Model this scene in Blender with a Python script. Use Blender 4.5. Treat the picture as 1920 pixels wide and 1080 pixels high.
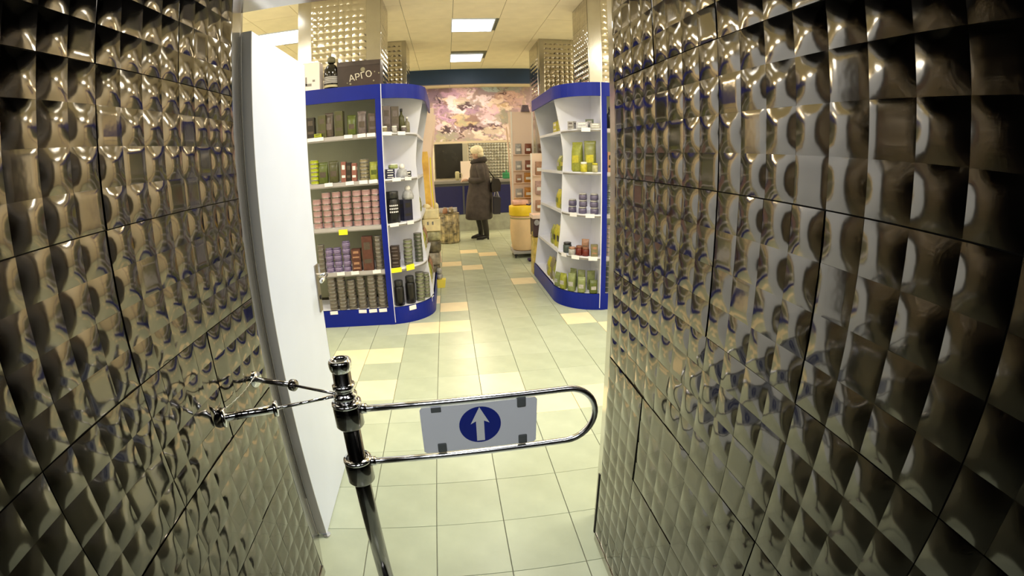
import bpy, bmesh, math, random
from math import sin, cos, pi, radians, sqrt
from mathutils import Vector, Matrix, noise
random.seed(7)
for o in list(bpy.data.objects): bpy.data.objects.remove(o)
SC = bpy.context.scene
COL = SC.collection
# ------------------------------------------------------------------ camera (a wide action-camera lens), world, exposure
cd = bpy.data.cameras.new('camera'); cam = bpy.data.objects.new('camera', cd); COL.objects.link(cam); SC.camera = cam
cd.type = 'PANO'; cd.panorama_type = 'FISHEYE_LENS_POLYNOMIAL'; cd.sensor_fit = 'HORIZONTAL'
cd.sensor_width = 36.0; cd.sensor_height = 20.25; cd.fisheye_fov = radians(170)
cd.fisheye_polynomial_k0 = 0.0; cd.fisheye_polynomial_k1 = -0.06027535731591171; cd.fisheye_polynomial_k2 = -1.1601016712254562e-05
cd.fisheye_polynomial_k3 = 5.306118793824084e-06; cd.fisheye_polynomial_k4 = 4.9199241112682054e-08
cd.clip_start = 0.02
PITCH, YAW, ROLL, CAMH = -0.26969, 0.12831, -0.02344, 1.52
f = Vector((sin(YAW)*cos(PITCH), cos(YAW)*cos(PITCH), sin(PITCH)))
rt = Vector((cos(YAW), -sin(YAW), 0)); up = rt.cross(f)
r2 = rt*cos(ROLL)+up*sin(ROLL); u2 = -rt*sin(ROLL)+up*cos(ROLL)
M = Matrix((( r2.x, u2.x, -f.x, 0), (r2.y, u2.y, -f.y, 0), (r2.z, u2.z, -f.z, CAMH), (0,0,0,1)))
cam.matrix_world = M
W = bpy.data.worlds.new('world'); SC.world = W; W.use_nodes = True
W.node_tree.nodes['Background'].inputs[0].default_value = (.9, .95, 1, 1); W.node_tree.nodes['Background'].inputs[1].default_value = .05
vs = SC.view_settings; vs.view_transform = 'Standard'; vs.look = 'None'; vs.gamma = 1; vs.use_curve_mapping = False; vs.exposure = 0.12
SC.cycles.max_bounces = 10; SC.cycles.glossy_bounces = 6; SC.cycles.diffuse_bounces = 5
# ceiling lamps of the shop that stand outside the frame, and the dim lamp of the entrance behind the camera
CEIL = 3.4
def area(x, y, z, sx, sy, power, col):
    l = bpy.data.lights.new('lamp_light', 'AREA'); l.shape = 'RECTANGLE'; l.size = sx; l.size_y = sy; l.energy = power; l.color = col
    o = bpy.data.objects.new('lamp_light', l); COL.objects.link(o); o.location = (x, y, z); return o
COOL = (1, .95, .82); WARM = (1, .80, .50)
for x in (-4.6, 5.0):
    for y in (2.3, 4.37, 6.44): area(x, y, CEIL-.02, .56, .6, 46, COOL)
for y in (4.37, 6.44): area(2.84, y, CEIL-.02, .56, .6, 10, COOL)
area(.37, 2.3, CEIL-.02, .56, .6, 66, COOL); area(.37, 4.37, CEIL-.02, .56, .6, 8, COOL)
area(-2.1, 2.3, CEIL-.02, .56, .6, 38, COOL); area(2.84, 2.3, CEIL-.02, .56, .6, 34, COOL)
for x in (-4.6, 5.0): area(x, 8.5, CEIL-.02, .56, .6, 60, WARM)
for x in (-2.1, 2.84): area(x, 8.5, CEIL-.02, .56, .6, 34, WARM)
for x in (-2.1, .37, 2.84): area(x, 10.7, CEIL-.02, .56, .6, 40, WARM)
area(-.05, -.35, 2.40, .6, .45, 20.0, (.93, .97, 1))

# ------------------------------------------------------------------ materials
def nodes(m): return m.node_tree.nodes, m.node_tree.links
def mat(name, col, rough=.5, metal=0, var=0, scale=8, bump=0, bscale=40, emit=None, alpha=1, coat=0, trans=0, spec=None, hue=None):
    m = bpy.data.materials.new(name); m.use_nodes = True; n, l = nodes(m); b = n['Principled BSDF']
    c = tuple(col)+(1,); b.inputs['Base Color'].default_value = c; b.inputs['Roughness'].default_value = rough; b.inputs['Metallic'].default_value = metal
    if coat: b.inputs['Coat Weight'].default_value = coat; b.inputs['Coat Roughness'].default_value = .08
    if trans: b.inputs['Transmission Weight'].default_value = trans
    if spec is not None: b.inputs['Specular IOR Level'].default_value = spec
    tc = n.new('ShaderNodeTexCoord')
    nz = n.new('ShaderNodeTexNoise'); nz.inputs['Scale'].default_value = scale; nz.inputs['Detail'].default_value = 4; l.new(tc.outputs['Object'], nz.inputs['Vector'])
    if var:
        mx = n.new('ShaderNodeMix'); mx.data_type = 'RGBA'; mx.inputs[6].default_value = tuple(max(0, v*(1-var)) for v in col)+(1,); mx.inputs[7].default_value = tuple(min(1, v*(1+var)) for v in col)+(1,)
        cr = n.new('ShaderNodeMapRange'); cr.inputs[1].default_value = .3; cr.inputs[2].default_value = .7; l.new(nz.outputs[0], cr.inputs[0]); l.new(cr.outputs[0], mx.inputs[0]); l.new(mx.outputs[2], b.inputs['Base Color'])
    if bump:
        nb = n.new('ShaderNodeTexNoise'); nb.inputs['Scale'].default_value = bscale; nb.inputs['Detail'].default_value = 3; l.new(tc.outputs['Object'], nb.inputs['Vector'])
        bp = n.new('ShaderNodeBump'); bp.inputs['Strength'].default_value = bump; bp.inputs['Distance'].default_value = .01; l.new(nb.outputs[0], bp.inputs['Height']); l.new(bp.outputs[0], b.inputs['Normal'])
    if emit: b.inputs['Emission Color'].default_value = tuple(emit[:3])+(1,); b.inputs['Emission Strength'].default_value = emit[3]
    return m
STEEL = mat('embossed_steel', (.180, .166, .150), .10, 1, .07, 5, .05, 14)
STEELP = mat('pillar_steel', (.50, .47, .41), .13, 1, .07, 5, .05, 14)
SMOOTH = mat('brushed_steel', (.42, .40, .36), .2, 1, .06, 6, .04, 9)
CHROME = mat('chrome', (.78, .78, .80), .06, 1)
ARMC = mat('satin_chrome', (.88, .88, .92), .17, 1)
DCHROME = mat('dark_chrome', (.24, .23, .225), .12, 1)
DARK = mat('dark_gap', (.02, .018, .015), .8)
GROUT = mat('grout', (.16, .16, .12), .9, 0, .2, 30)
TGREEN = mat('green_floor_tile', (.47, .52, .40), .24, 0, .07, 6, .01, 60)
TGREEN2 = mat('green_floor_tile_shade', (.44, .49, .37), .26, 0, .07, 6, .01, 60)
TCREAM = mat('cream_floor_tile', (.90, .77, .50), .24, 0, .05, 6, .01, 60)
WALLC = mat('cream_plaster', (.82, .74, .58), .8, 0, .05, 3, .1, 80)
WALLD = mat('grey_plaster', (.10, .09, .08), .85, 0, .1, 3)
CEILM = mat('ceiling_board', (.95, .86, .66), .9, 0, .04, 5, .2, 120)
LAMP = mat('lamp_diffuser', (1, 1, 1), .5, emit=(1, .97, .90, 7))
WHITE = mat('white_enamel', (.72, .79, .98), .35, 0, .02, 4)
WHITEP = mat('white_laminate', (.76, .77, .88), .4, 0, .03, 5)
GREYB = mat('grey_green_board', (.30, .32, .23), .6, 0, .05, 5)
BLUE = mat('blue_laminate', (.002, .012, .24), .4, 0, .08, 5, spec=.25)
NAVY = mat('navy_panel', (.012, .014, .085), .35, 0, .1, 5)
BEAM = mat('dark_blue_paint', (.006, .035, .11), .45, 0, .3, 1.2)
EDGE = mat('grey_edge', (.22, .21, .20), .5)
BLACK = mat('black_plastic', (.012, .012, .013), .25)
SIGNB = mat('sign_blue', (.005, .02, .30), .4)
SIGNW = mat('sign_white', (.93, .94, 1.0), .4)
RUBBER = mat('grey_rubber', (.12, .13, .13), .6)
CARD = mat('price_card', (.85, .82, .86), .5)
YCARD = mat('yellow_card', (.95, .85, .02), .5)
SHEDGE = mat('shelf_edge_grey', (.40, .38, .40), .45)
def pm(name, col, rough=.4, var=.25, sc=25): return mat(name, col, rough, 0, var, sc)

# ------------------------------------------------------------------ mesh helpers
class MB:
    def __init__(s): s.v = []; s.f = []; s.m = []; s.sm = []
    def add(s, vs, fs, mi=0, smooth=False):
        k = len(s.v); s.v += [tuple(p) for p in vs]
        for q in fs: s.f.append(tuple(i+k for i in q)); s.m.append(mi); s.sm.append(smooth)
        return s
    def box(s, x0, y0, z0, x1, y1, z1, mi=0, c=0.0):
        if c <= 0:
            vs = [(x, y, z) for z in (z0, z1) for y in (y0, y1) for x in (x0, x1)]
            return s.add(vs, [(0,2,3,1),(4,5,7,6),(0,1,5,4),(2,6,7,3),(0,4,6,2),(1,3,7,5)], mi)
        c = min(c, (x1-x0)*.45, (y1-y0)*.45, (z1-z0)*.45); bm = bmesh.new()
        bmesh.ops.create_cube(bm, size=1)
        for v in bm.verts: v.co = Vector(((x0+x1)/2+v.co.x*(x1-x0), (y0+y1)/2+v.co.y*(y1-y0), (z0+z1)/2+v.co.z*(z1-z0)))
        bmesh.ops.bevel(bm, geom=bm.edges[:], offset=c, segments=2, affect='EDGES', profile=.6)
        bm.verts.index_update(); s.add([v.co[:] for v in bm.verts], [[v.index for v in q.verts] for q in bm.faces], mi, False); bm.free(); return s
    def lathe(s, prof, cx=0, cy=0, n=16, mi=0, smooth=True, mis=None, sx=1, sy=1, cap=True):
        vs = []; fs = []
        for r, z in prof:
            for i in range(n): a = 2*pi*i/n; vs.append((cx+r*cos(a)*sx, cy+r*sin(a)*sy, z))
        for j in range(len(prof)-1):
            g = [(j*n+i, j*n+(i+1) % n, (j+1)*n+(i+1) % n, (j+1)*n+i) for i in range(n)]
            k = len(s.v)
            for q in g: fs.append((q, mis[j] if mis else mi))
        k = len(s.v); s.v += vs
        for q, m in fs: s.f.append(tuple(i+k for i in q)); s.m.append(m); s.sm.append(smooth)
        if cap:
            s.f.append(tuple(k+i for i in range(n))[::-1]); s.m.append(mis[0] if mis else mi); s.sm.append(False)
            L = (len(prof)-1)*n; s.f.append(tuple(k+L+i for i in range(n))); s.m.append(mis[-1] if mis else mi); s.sm.append(False)
        return s
    def tube(s, pts, r, n=10, mi=0, closed=False, cap=True):
        pts = [Vector(p) for p in pts]; N = len(pts); rr = r if isinstance(r, (list, tuple)) else [r]*N
        rings = []; prev = None
        for i, p in enumerate(pts):
            a = pts[(i-1) % N] if (closed or i > 0) else p; b = pts[(i+1) % N] if (closed or i < N-1) else p
            t = (b-a).normalized()
            if prev is None: x = t.orthogonal().normalized()
            else:
                x = prev-t*prev.dot(t); x = x.normalized() if x.length > 1e-6 else t.orthogonal().normalized()
            prev = x; y = t.cross(x)
            rings.append([p+(x*cos(2*pi*k/n)+y*sin(2*pi*k/n))*rr[i] for k in range(n)])
        vs = [v for g in rings for v in g]; fs = []
        for i in range(N if closed else N-1):
            j = (i+1) % N
            for k in range(n): fs.append((i*n+k, i*n+(k+1) % n, j*n+(k+1) % n, j*n+k))
        if cap and not closed: fs.append(tuple(range(n))[::-1]); fs.append(tuple((N-1)*n+k for k in range(n)))
        return s.add(vs, fs, mi, True)
    def prism(s, poly, d0, d1, axis='y', mi=0, smooth=False):
        # poly: list of 2D points; axis: extrusion axis
        def P(a, b, d): return {'y': (a, d, b), 'x': (d, a, b), 'z': (a, b, d)}[axis]
        n = len(poly); vs = [P(a, b, d0) for a, b in poly]+[P(a, b, d1) for a, b in poly]
        s.add(vs, [tuple(range(n)), tuple(range(2*n-1, n-1, -1))], mi, False)
        k = len(s.v)-2*n
        for i in range(n):
            j = (i+1) % n; s.f.append((k+i, k+j, k+n+j, k+n+i)); s.m.append(mi); s.sm.append(smooth)
        return s
    def blob(s, c, r, n=12, m=8, mi=0, jit=0, seed=0):
        rnd = random.Random(seed); vs = []; fs = []
        for j in range(m+1):
            th = pi*j/m
            for i in range(n):
                a = 2*pi*i/n; k = 1+(rnd.random()-.5)*jit*(0 < j < m)
                vs.append((c[0]+r[0]*k*sin(th)*cos(a), c[1]+r[1]*k*sin(th)*sin(a), c[2]+r[2]*k*cos(th)))
        for j in range(m):
            for i in range(n): fs.append((j*n+i, (j+1)*n+i, (j+1)*n+(i+1) % n, j*n+(i+1) % n))
        return s.add(vs, fs, mi, True)
    def mesh(s, name, mats):
        me = bpy.data.meshes.new(name); me.from_pydata(s.v, [], s.f)
        me.polygons.foreach_set('material_index', s.m); me.polygons.foreach_set('use_smooth', s.sm)
        for m in (mats if isinstance(mats, (list, tuple)) else [mats]): me.materials.append(m)
        me.update(); return me
    def build(s, name, mats, parent=None, loc=(0,0,0), rot=(0,0,0), fixn=True):
        me = s.mesh(name, mats)
        if fixn:
            bm = bmesh.new(); bm.from_mesh(me); bmesh.ops.recalc_face_normals(bm, faces=bm.faces); bm.to_mesh(me); bm.free()
        return link(name, me, parent, loc, rot)
def link(name, me, parent=None, loc=(0,0,0), rot=(0,0,0)):
    o = bpy.data.objects.new(name, me); COL.objects.link(o); o.location = loc; o.rotation_euler = rot
    if parent: o.parent = parent
    return o
def tag(o, label, cat, group=None):
    o['label'] = label; o['category'] = cat
    if group: o['group'] = group
    return o
def empty(name, loc=(0,0,0), rz=0, label=None, cat=None, group=None, kind=None, parent=None):
    o = bpy.data.objects.new(name, None); o.empty_display_size = .05; COL.objects.link(o); o.location = loc; o.rotation_euler = (0,0,rz)
    if label: tag(o, label, cat, group)
    if kind: o['kind'] = kind
    if parent: o.parent = parent
    return o
def struct(o, label=None, kind='structure'):
    o['kind'] = kind
    if label: o['label'] = label
    return o

# ------------------------------------------------------------------ floor with its tiles
fl = MB().box(-.75, -3, -.12, .62, 1.4, -.006).box(-5.6, 1.4, -.12, 6, 12.2, -.006).build('floor', GROUT); struct(fl, 'pale green tiled floor with scattered cream tiles')
TX, TY, TQ = -.4563, 1.9052, .3092
cream = {(1,9),(1,7),(0,7),(-1,5),(-1,3),(-2,5),(-2,4),(2,3),(3,2),(4,2),(5,7),(6,6),(2,19),(3,18),(1,16),(2,15),(4,12),(0,10),(-3,4),(7,5),(-4,9),(8,14),(-5,7)}
tmesh = {}
def tile_mesh(x0, x1, y0, y1, m):
    key = (round(x1-x0, 4), round(y1-y0, 4), m.name)
    if key not in tmesh:
        w, h = x1-x0, y1-y0; g = .0018; c = .0012; gy = .0009; b = MB()
        b.add([(g,gy,-.006),(w-g,gy,-.006),(w-g,h-gy,-.006),(g,h-gy,-.006),(g,gy,-c),(w-g,gy,-c),(w-g,h-gy,-c),(g,h-gy,-c),(g+c,gy+c*.6,0),(w-g-c,gy+c*.6,0),(w-g-c,h-gy-c*.6,0),(g+c,h-gy-c*.6,0)],
              [(0,1,5,4),(1,2,6,5),(2,3,7,6),(3,0,4,7),(4,5,9,8),(5,6,10,9),(6,7,11,10),(7,4,8,11),(8,9,10,11)])
        tmesh[key] = b.mesh('tile', m)
    return tmesh[key]
rt_ = random.Random(3); rest = {TGREEN: MB(), TGREEN2: MB(), TCREAM: MB()}
for j in range(-8, 33):
    for i in range(-17, 20):
        x0 = TX+i*.3; x1 = x0+.3; y0 = TY+j*TQ; y1 = y0+TQ
        if y0 < 1.4:
            x0 = max(x0, -.70); x1 = min(x1, .565)
            if x1-x0 < .02: continue
        if x0 < -5.4 or x1 > 5.9: continue
        m = TCREAM if ((i, j) in cream or ((i < -5 or i > 8) and rt_.random() < .1)) else (TGREEN if rt_.random() < .5 else TGREEN2)
        lo = -1.2-.0*j if j < 9 else -.8; hi = 1.7 if j < 9 else 1.4
        if j < -3: vis = True
        elif j < 9: vis = -1.6 < x0+.15 < 1.9
        elif j < 28: vis = -.3 < x1 and x0 < 1.35
        else: vis = False
        if vis: link('tile', tile_mesh(x0, x1, y0, y1, m), fl, (x0, y0, 0), (radians(rt_.uniform(-.06,.06)), radians(rt_.uniform(-.06,.06)), 0))
        else:
            t = tile_mesh(x0, x1, y0, y1, m); rest[m].add([(v.co.x+x0, v.co.y+y0, v.co.z) for v in t.vertices], [tuple(p.vertices) for p in t.polygons])
for m, b in rest.items():
    o = b.build('outer_tile', m, fl, fixn=False); o['kind'] = 'stuff'

# ------------------------------------------------------------------ embossed steel panels
S = .075
def panel_mesh(flats, n=8, H=.0043, rows=4, seed=0, m=None, cols=4):
    # local: x along wall (0..cols*S), z down from 0 to -rows*S, normal -y
    rnd = random.Random(seed); V = []; F = []; SMO = []
    g = .0011
    for i in range(cols):
        for j in range(rows):
            k = len(V); fl_ = (i, j) in flats; hh = H*rnd.uniform(.78, 1.15); tx = rnd.uniform(-.0006, .0006); tz = rnd.uniform(-.0006, .0006)
            px, pz = rnd.uniform(.42,.58), rnd.uniform(.42,.58)
            for b in range(n+1):
                for a in range(n+1):
                    u = a/n; v = b/n; U = (1-abs(2*u-1)**2.05)*(1+.5*(px-.5)*(u-.5)*4); Vv = (1-abs(2*v-1)**2.05)*(1+.5*(pz-.5)*(v-.5)*4)
                    if fl_: h = .0012*min(1, 3*U)*min(1, 3*Vv)
                    else: h = hh*U*Vv
                    x = (i+u)*S; z = -(j+v)*S
                    if i == 0 and a == 0: x += g
                    if i == cols-1 and a == n: x -= g
                    if j == 0 and b == 0: z -= g
                    if j == rows-1 and b == n: z += g
                    V.append((x, -h-.001*0-(u-.5)*tx-(v-.5)*tz, z))
            for b in range(n):
                for a in range(n):
                    p = k+b*(n+1)+a; F.append((p, p+n+1, p+n+2, p+1)); SMO.append(True)
    w, hgt = cols*S-g, rows*S-g; k = len(V)
    V += [(g,-.0,-g),(w,-.0,-g),(w,0,-hgt),(g,0,-hgt),(g,.004,-g),(w,.004,-g),(w,.004,-hgt),(g,.004,-hgt)]
    for q in ((0,4,5,1),(1,5,6,2),(2,6,7,3),(3,7,4,0)): F.append(tuple(k+t for t in q)); SMO.append(False)
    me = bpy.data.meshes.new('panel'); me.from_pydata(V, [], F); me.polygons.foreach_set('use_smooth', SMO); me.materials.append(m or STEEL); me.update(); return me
Z2 = 1.4655
RF = {(5,-6),(7,-5),(4,-3),(5,-2),(1,-2),(0,-3),(8,-3),(9,-2),(11,-5),(7,-1),(8,1),(9,2),(11,-1),(12,-3),(13,-2),(12,1),(13,2),(2,0),(3,-1)}
LF = {(7,-3),(3,-3),(8,-5),(2,-6),(6,-6),(3,-7),(6,-2),(10,-2),(8,-1),(4,-1),(3,-1),(2,-2),(3,1),(6,1),(9,3),(7,9),(5,10),(8,6)}
def panel_wall(name, x0, y0, ang, side, FL, label):
    # side=-1 left wall (normal +x), side=+1 right wall (normal -x). Grid column c grows towards the camera.
    root = empty(name, (x0, y0, 0), kind='structure'); root['label'] = label
    # panel local x runs along the wall so that its normal (-y local) faces the corridor
    rz = -pi/2-ang if side > 0 else pi/2-ang
    root.rotation_euler = (0, 0, rz)
    L = 3.9
    b = MB()
    if side > 0: b.box(0, .004, 0, L, .12, 2.44)
    else: b.box(-L, .004, 0, 0, .12, 2.44)
    b.build('backing', DARK, root)
    rnd = random.Random(11 if side > 0 else 23)
    for pc in range(10):
        for pr in range(-3, 5):
            rows = 3 if pr == 4 else 4
            fs = set()
            for i in range(4):
                for j in range(rows):
                    c = pc*4+i; r = pr*4+j; ii = i if side > 0 else 3-i
                    if (c, r) in FL: fs.add((ii, j))
                    elif (c > 14 or r > 3 or r < -6) and rnd.random() < .09: fs.add((ii, j))
            n = 8 if pc < 5 else 5
            x = pc*4*S if side > 0 else -(pc+1)*4*S
            me = panel_mesh(fs, n, rows=rows, seed=pc*31+pr+(5 if side > 0 else 900))
            link('panel', me, root, (x, 0, Z2-pr*4*S), (radians(rnd.uniform(-.35,.35)), 0, radians(rnd.uniform(-.35,.35))))
    b = MB()
    if side > 0: b.box(0, -.004, 0, L, .004, .0385)
    else: b.box(-L, -.004, 0, 0, .004, .0385)
    b.build('plinth', SMOOTH, root)
    return root
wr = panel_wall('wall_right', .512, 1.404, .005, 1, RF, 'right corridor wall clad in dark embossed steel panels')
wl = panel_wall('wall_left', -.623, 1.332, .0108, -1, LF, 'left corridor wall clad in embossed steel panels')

# ------------------------------------------------------------------ shell of corridor and shop
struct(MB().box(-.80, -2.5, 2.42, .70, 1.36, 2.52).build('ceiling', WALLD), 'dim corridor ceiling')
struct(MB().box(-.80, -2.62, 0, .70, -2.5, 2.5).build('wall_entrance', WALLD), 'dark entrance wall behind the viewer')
wf = empty('wall_front', kind='structure'); wf['label'] = 'front wall of the shop around the doorway'
MB().box(-5.6, 1.42, 0, -.78, 1.56, CEIL).build('masonry', WALLC, wf)
MB().box(.60, 1.42, 0, 6.0, 1.56, CEIL).build('masonry', WALLC, wf)
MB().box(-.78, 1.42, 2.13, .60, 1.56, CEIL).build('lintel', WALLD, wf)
# door frame
t1 = empty('trim_1', kind='structure'); t1['label'] = 'brushed steel door frame strip at the left corridor wall'
MB().prism([(-.624, 1.333), (-.6905, 1.545), (-.6905, 1.56), (-.78, 1.56), (-.78, 1.333)], 0, 2.42, 'z').build('jamb', SMOOTH, t1)
MB().box(-.6800, 1.515, .25, -.6785, 1.525, 2.0).build('seal', DARK, t1)  # dark strip stands in for the dark gap beside the door leaf
t2 = empty('trim_2', kind='structure'); t2['label'] = 'narrow steel door frame strip at the right corridor wall'
MB().prism([(.513, 1.405), (.552, 1.56), (.60, 1.56), (.60, 1.405)], 0, 2.42, 'z').build('jamb', SMOOTH, t2)
MB().box(.5195, 1.440, 0, .5235, 1.452, .33).build('seal', DARK, t2, (-.0015,0,0))  # dark strip stands in for the black gap at the frame foot
MB().box(-.78, 1.37, 2.10, .60, 1.56, 2.125).build('head', SMOOTH, t1)
struct(MB().box(-5.72, 1.4, 0, -5.6, 12.3, CEIL).build('wall_side_left', WALLC)); struct(MB().box(6.0, 1.4, 0, 6.12, 12.3, CEIL).build('wall_side_right', WALLC))
ce = struct(MB().box(-5.6, 1.42, CEIL+.012, 6.0, 12.2, CEIL+.1).build('ceiling', GROUT), 'cream suspended ceiling of square boards')
lamps = [(.375, 6.38), (.375, 8.45), (-2.15, 6.3), (-1.99, 4.52)]
LX, LY = .54, .62
cm = MB().box(.003, .003, 0, .597, .617, .012).mesh('tile', CEILM)
ycs = [6.07+.62*k for k in range(-7, 10)]; out = MB()
for yc in ycs:
    for k in range(-9, 9):
        x0 = .105+.6*k
        # leave the bays that hold lamps free
        if any(abs(x0+.3-lx-.03) < .3 and abs(yc+.31-ly) < .29 for lx, ly in lamps): continue
        if -2.7 < x0 < 2.4 and 3.0 < yc < 9.6: link('tile', cm, ce, (x0, yc, CEIL))
        else: out.box(x0+.003, yc+.003, CEIL, x0+.597, yc+.617, CEIL+.012)
o = out.build('outer_tile', CEILM, ce); o['kind'] = 'stuff'
ll = ['bright square ceiling lamp in the middle of the shop, nearer and larger of two', 'square ceiling lamp in the middle of the shop, farther one above the dark blue beam',
      'ceiling lamp seen above the open white door', 'ceiling lamp peeping at the top edge between steel strip and white door']
for (x, y), lb in zip(lamps, ll):
    t = empty('ceiling_light', (x, y, CEIL), label=lb, cat='lamp', group='square ceiling lamps of the shop')
    b = MB(); h = .285; g = .27; hy = .31; gy = .295
    for a in ((-h,-hy,h,-gy), (-h,gy,h,hy), (-h,-gy,-g,gy), (g,-gy,h,gy)): b.box(a[0], a[1], -.012, a[2], a[3], .008)
    b.build('frame', WHITE, t); MB().box(-g, -gy, -.006, g, gy, .0).build('diffuser', LAMP, t)

# ------------------------------------------------------------------ back of the shop
wb = empty('wall_back', kind='structure'); wb['label'] = 'back wall of the shop with a painted mural over steel panels'
MB().box(-5.6, 11.8, 0, 6.0, 12.2, CEIL).build('masonry', WALLC, wb)
# mural: a flat painting, colours kept per vertex
mw, mh = 180, 84; MX0, MX1, MZ0, MZ1 = -1.2, 2.7, 2.04, 3.38
# (cx, cy, rx, ry, angle, colour) in units of the 1512 x 1080 look at it; the picture spans x 0..1512, y 200..1040
br = []
def B(x, y, rx, ry, a, c, s=1.0): br.append((x, y, rx, ry, radians(a), c, s))
pink=(.80,.62,.66); mau=(.42,.31,.40); lil=(.62,.45,.60); dk=(.10,.08,.075); crm=(.86,.76,.58); aq=(.50,.66,.60); gg=(.36,.38,.27); brn=(.30,.22,.18); wht=(.90,.82,.82); oc=(.62,.50,.28); grn=(.42,.44,.26)
B(300,330,330,150,0,mau); B(180,360,150,160,0,(.30,.25,.30)); B(430,300,160,120,20,lil); B(330,270,100,60,0,(.30,.24,.24)); B(560,300,40,110,-20,pink); B(640,300,30,90,0,wht); B(500,330,30,100,-25,pink)
B(900,270,230,90,0,aq); B(760,230,220,40,0,aq); B(1250,260,200,90,0,(.40,.46,.38)); B(880,340,160,45,12,(.40,.34,.36)); B(730,300,40,60,0,lil); B(690,360,60,60,0,wht)
B(800,240,12,60,10,dk); B(1060,300,12,110,-10,gg); B(1220,260,14,90,25,dk); B(1110,330,14,80,40,gg); B(1050,250,30,60,0,gg)
B(420,480,110,110,0,wht); B(300,420,80,50,0,crm); B(250,500,70,80,0,mau); B(210,430,18,160,5,dk); B(300,480,40,60,0,brn); B(350,560,90,50,10,(.36,.28,.36)); B(520,480,110,50,-10,crm); B(600,440,110,60,0,(.62,.56,.44)); B(560,500,90,14,-8,gg)
B(740,480,90,50,0,(.45,.42,.38)); B(620,530,140,34,-14,dk); B(700,590,150,45,0,mau); B(800,560,90,26,-5,(.30,.26,.26)); B(640,540,20,16,0,wht); B(720,535,24,16,0,wht)
B(860,460,120,60,10,wht); B(930,470,110,90,-40,wht); B(980,440,150,16,-38,brn); B(1180,400,190,90,0,(.62,.46,.36)); B(1280,420,170,110,0,(.66,.50,.40)); B(1130,350,60,14,-38,dk); B(1050,470,150,30,-35,crm); B(1340,440,20,40,0,brn)
B(1080,560,200,50,-8,oc); B(1180,570,160,40,-5,crm); B(950,620,120,110,-30,pink); B(900,700,110,90,0,(.78,.60,.60)); B(1420,560,120,160,0,(.60,.46,.42)); B(1450,300,30,300,10,(.5,.44,.32))
B(220,620,170,60,-30,mau); B(300,670,200,42,28,lil); B(240,600,120,30,40,lil); B(330,690,130,16,30,mau); B(500,620,120,60,0,wht); B(480,640,140,50,20,pink); B(560,720,170,90,8,oc); B(640,760,140,60,5,grn); B(600,690,120,12,12,gg); B(700,720,90,60,30,brn); B(660,800,60,40,0,oc)
B(440,730,20,110,-25,dk); B(300,790,90,46,0,crm); B(220,780,60,60,0,pink); B(640,850,110,60,0,dk); B(780,850,130,40,15,dk); B(870,890,60,24,20,dk); B(960,760,170,40,-6,wht); B(980,790,120,14,0,dk); B(980,650,40,14,0,brn)
B(1100,680,120,90,0,(.52,.50,.40)); B(1160,700,80,140,0,gg); B(1050,840,160,20,-10,dk); B(960,840,60,24,0,crm); B(1000,900,200,40,12,(.60,.56,.40)); B(1080,920,60,30,0,crm); B(960,940,110,12,30,gg)
B(330,910,170,90,0,gg); B(320,860,120,40,0,dk); B(370,880,14,60,5,wht); B(480,830,14,50,-15,wht); B(520,920,40,90,0,(.14,.11,.07)); B(250,860,30,20,0,crm); B(640,930,90,60,0,(.44,.40,.30)); B(230,980,140,50,0,grn); B(800,920,110,50,18,crm); B(860,980,170,50,8,(.66,.62,.44)); B(620,1000,90,30,0,gg); B(1080,1000,90,22,0,crm); B(1200,900,60,120,-15,(.7,.62,.48)); B(400,1000,120,30,0,gg)
rm = random.Random(5)
for _ in range(330):
    B(rm.uniform(-100,1650), rm.uniform(200,1040), rm.uniform(10,40), rm.uniform(4,16), rm.uniform(-60,60), rm.choice([mau,wht,dk,crm,gg,lil,brn,pink,oc]), .55)
me = bpy.data.meshes.new('mural'); V = []; Fq = []; CC = []
for j in range(mh+1):
    for i in range(mw+1):
        x = MX0+(MX1-MX0)*i/mw; z = MZ1-(MZ1-MZ0)*j/mh; V.append((x, 11.795, z))
        # where it stands in the look of the photograph
        X = (x+.553)/2.596*1512; Y = 200+(3.50-z)/1.52*850
        nv = noise.noise_vector((X*.011, Y*.016, 1.3)); nw = noise.noise_vector((X*.035, Y*.05, 4.1)); X += nv.x*95+nw.x*38; Y += nv.y*60+nw.y*26
        c = [.42,.35,.32]
        for bx, by, rx, ry, a, col, s in br:
            dx, dy = X-bx, Y-by
            if abs(dx) > rx+ry or abs(dy) > rx+ry: continue
            ca, sa = cos(a), sin(a); p = (dx*ca+dy*sa)/rx; q = (-dx*sa+dy*ca)/ry; d = p*p+q*q
            if d < 1:
                w = min(1, (1-d)*2.2)*s*.9
                c = [c[t]*(1-w)+col[t]*w for t in range(3)]
        CC.append((max(0, c[0]*1.0-.06), max(0, c[1]*.94-.06), max(0, c[2]*1.2-.05), 1))
for j in range(mh):
    for i in range(mw): p = j*(mw+1)+i; Fq.append((p, p+mw+1, p+mw+2, p+1))
me.from_pydata(V, [], Fq); ca_ = me.color_attributes.new('paint', 'FLOAT_COLOR', 'POINT')
ca_.data.foreach_set('color', [t for c in CC for t in c])
mm = bpy.data.materials.new('mural_paint'); mm.use_nodes = True; n, l = nodes(mm); a = n.new('ShaderNodeAttribute'); a.attribute_name = 'paint'; l.new(a.outputs['Color'], n['Principled BSDF'].inputs['Base Color']); n['Principled BSDF'].inputs['Roughness'].default_value = .6
me.materials.append(mm); link('mural', me, wb)
MB().box(-1.2, 11.76, 1.98, 2.7, 11.8, 2.04).build('rail', mat('rail_cream', (.50,.44,.34), .6), wb)
MB().box(-1.2, 11.775, .9, -.32, 11.8, 1.98).build('board', WALLC, wb)
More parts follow.
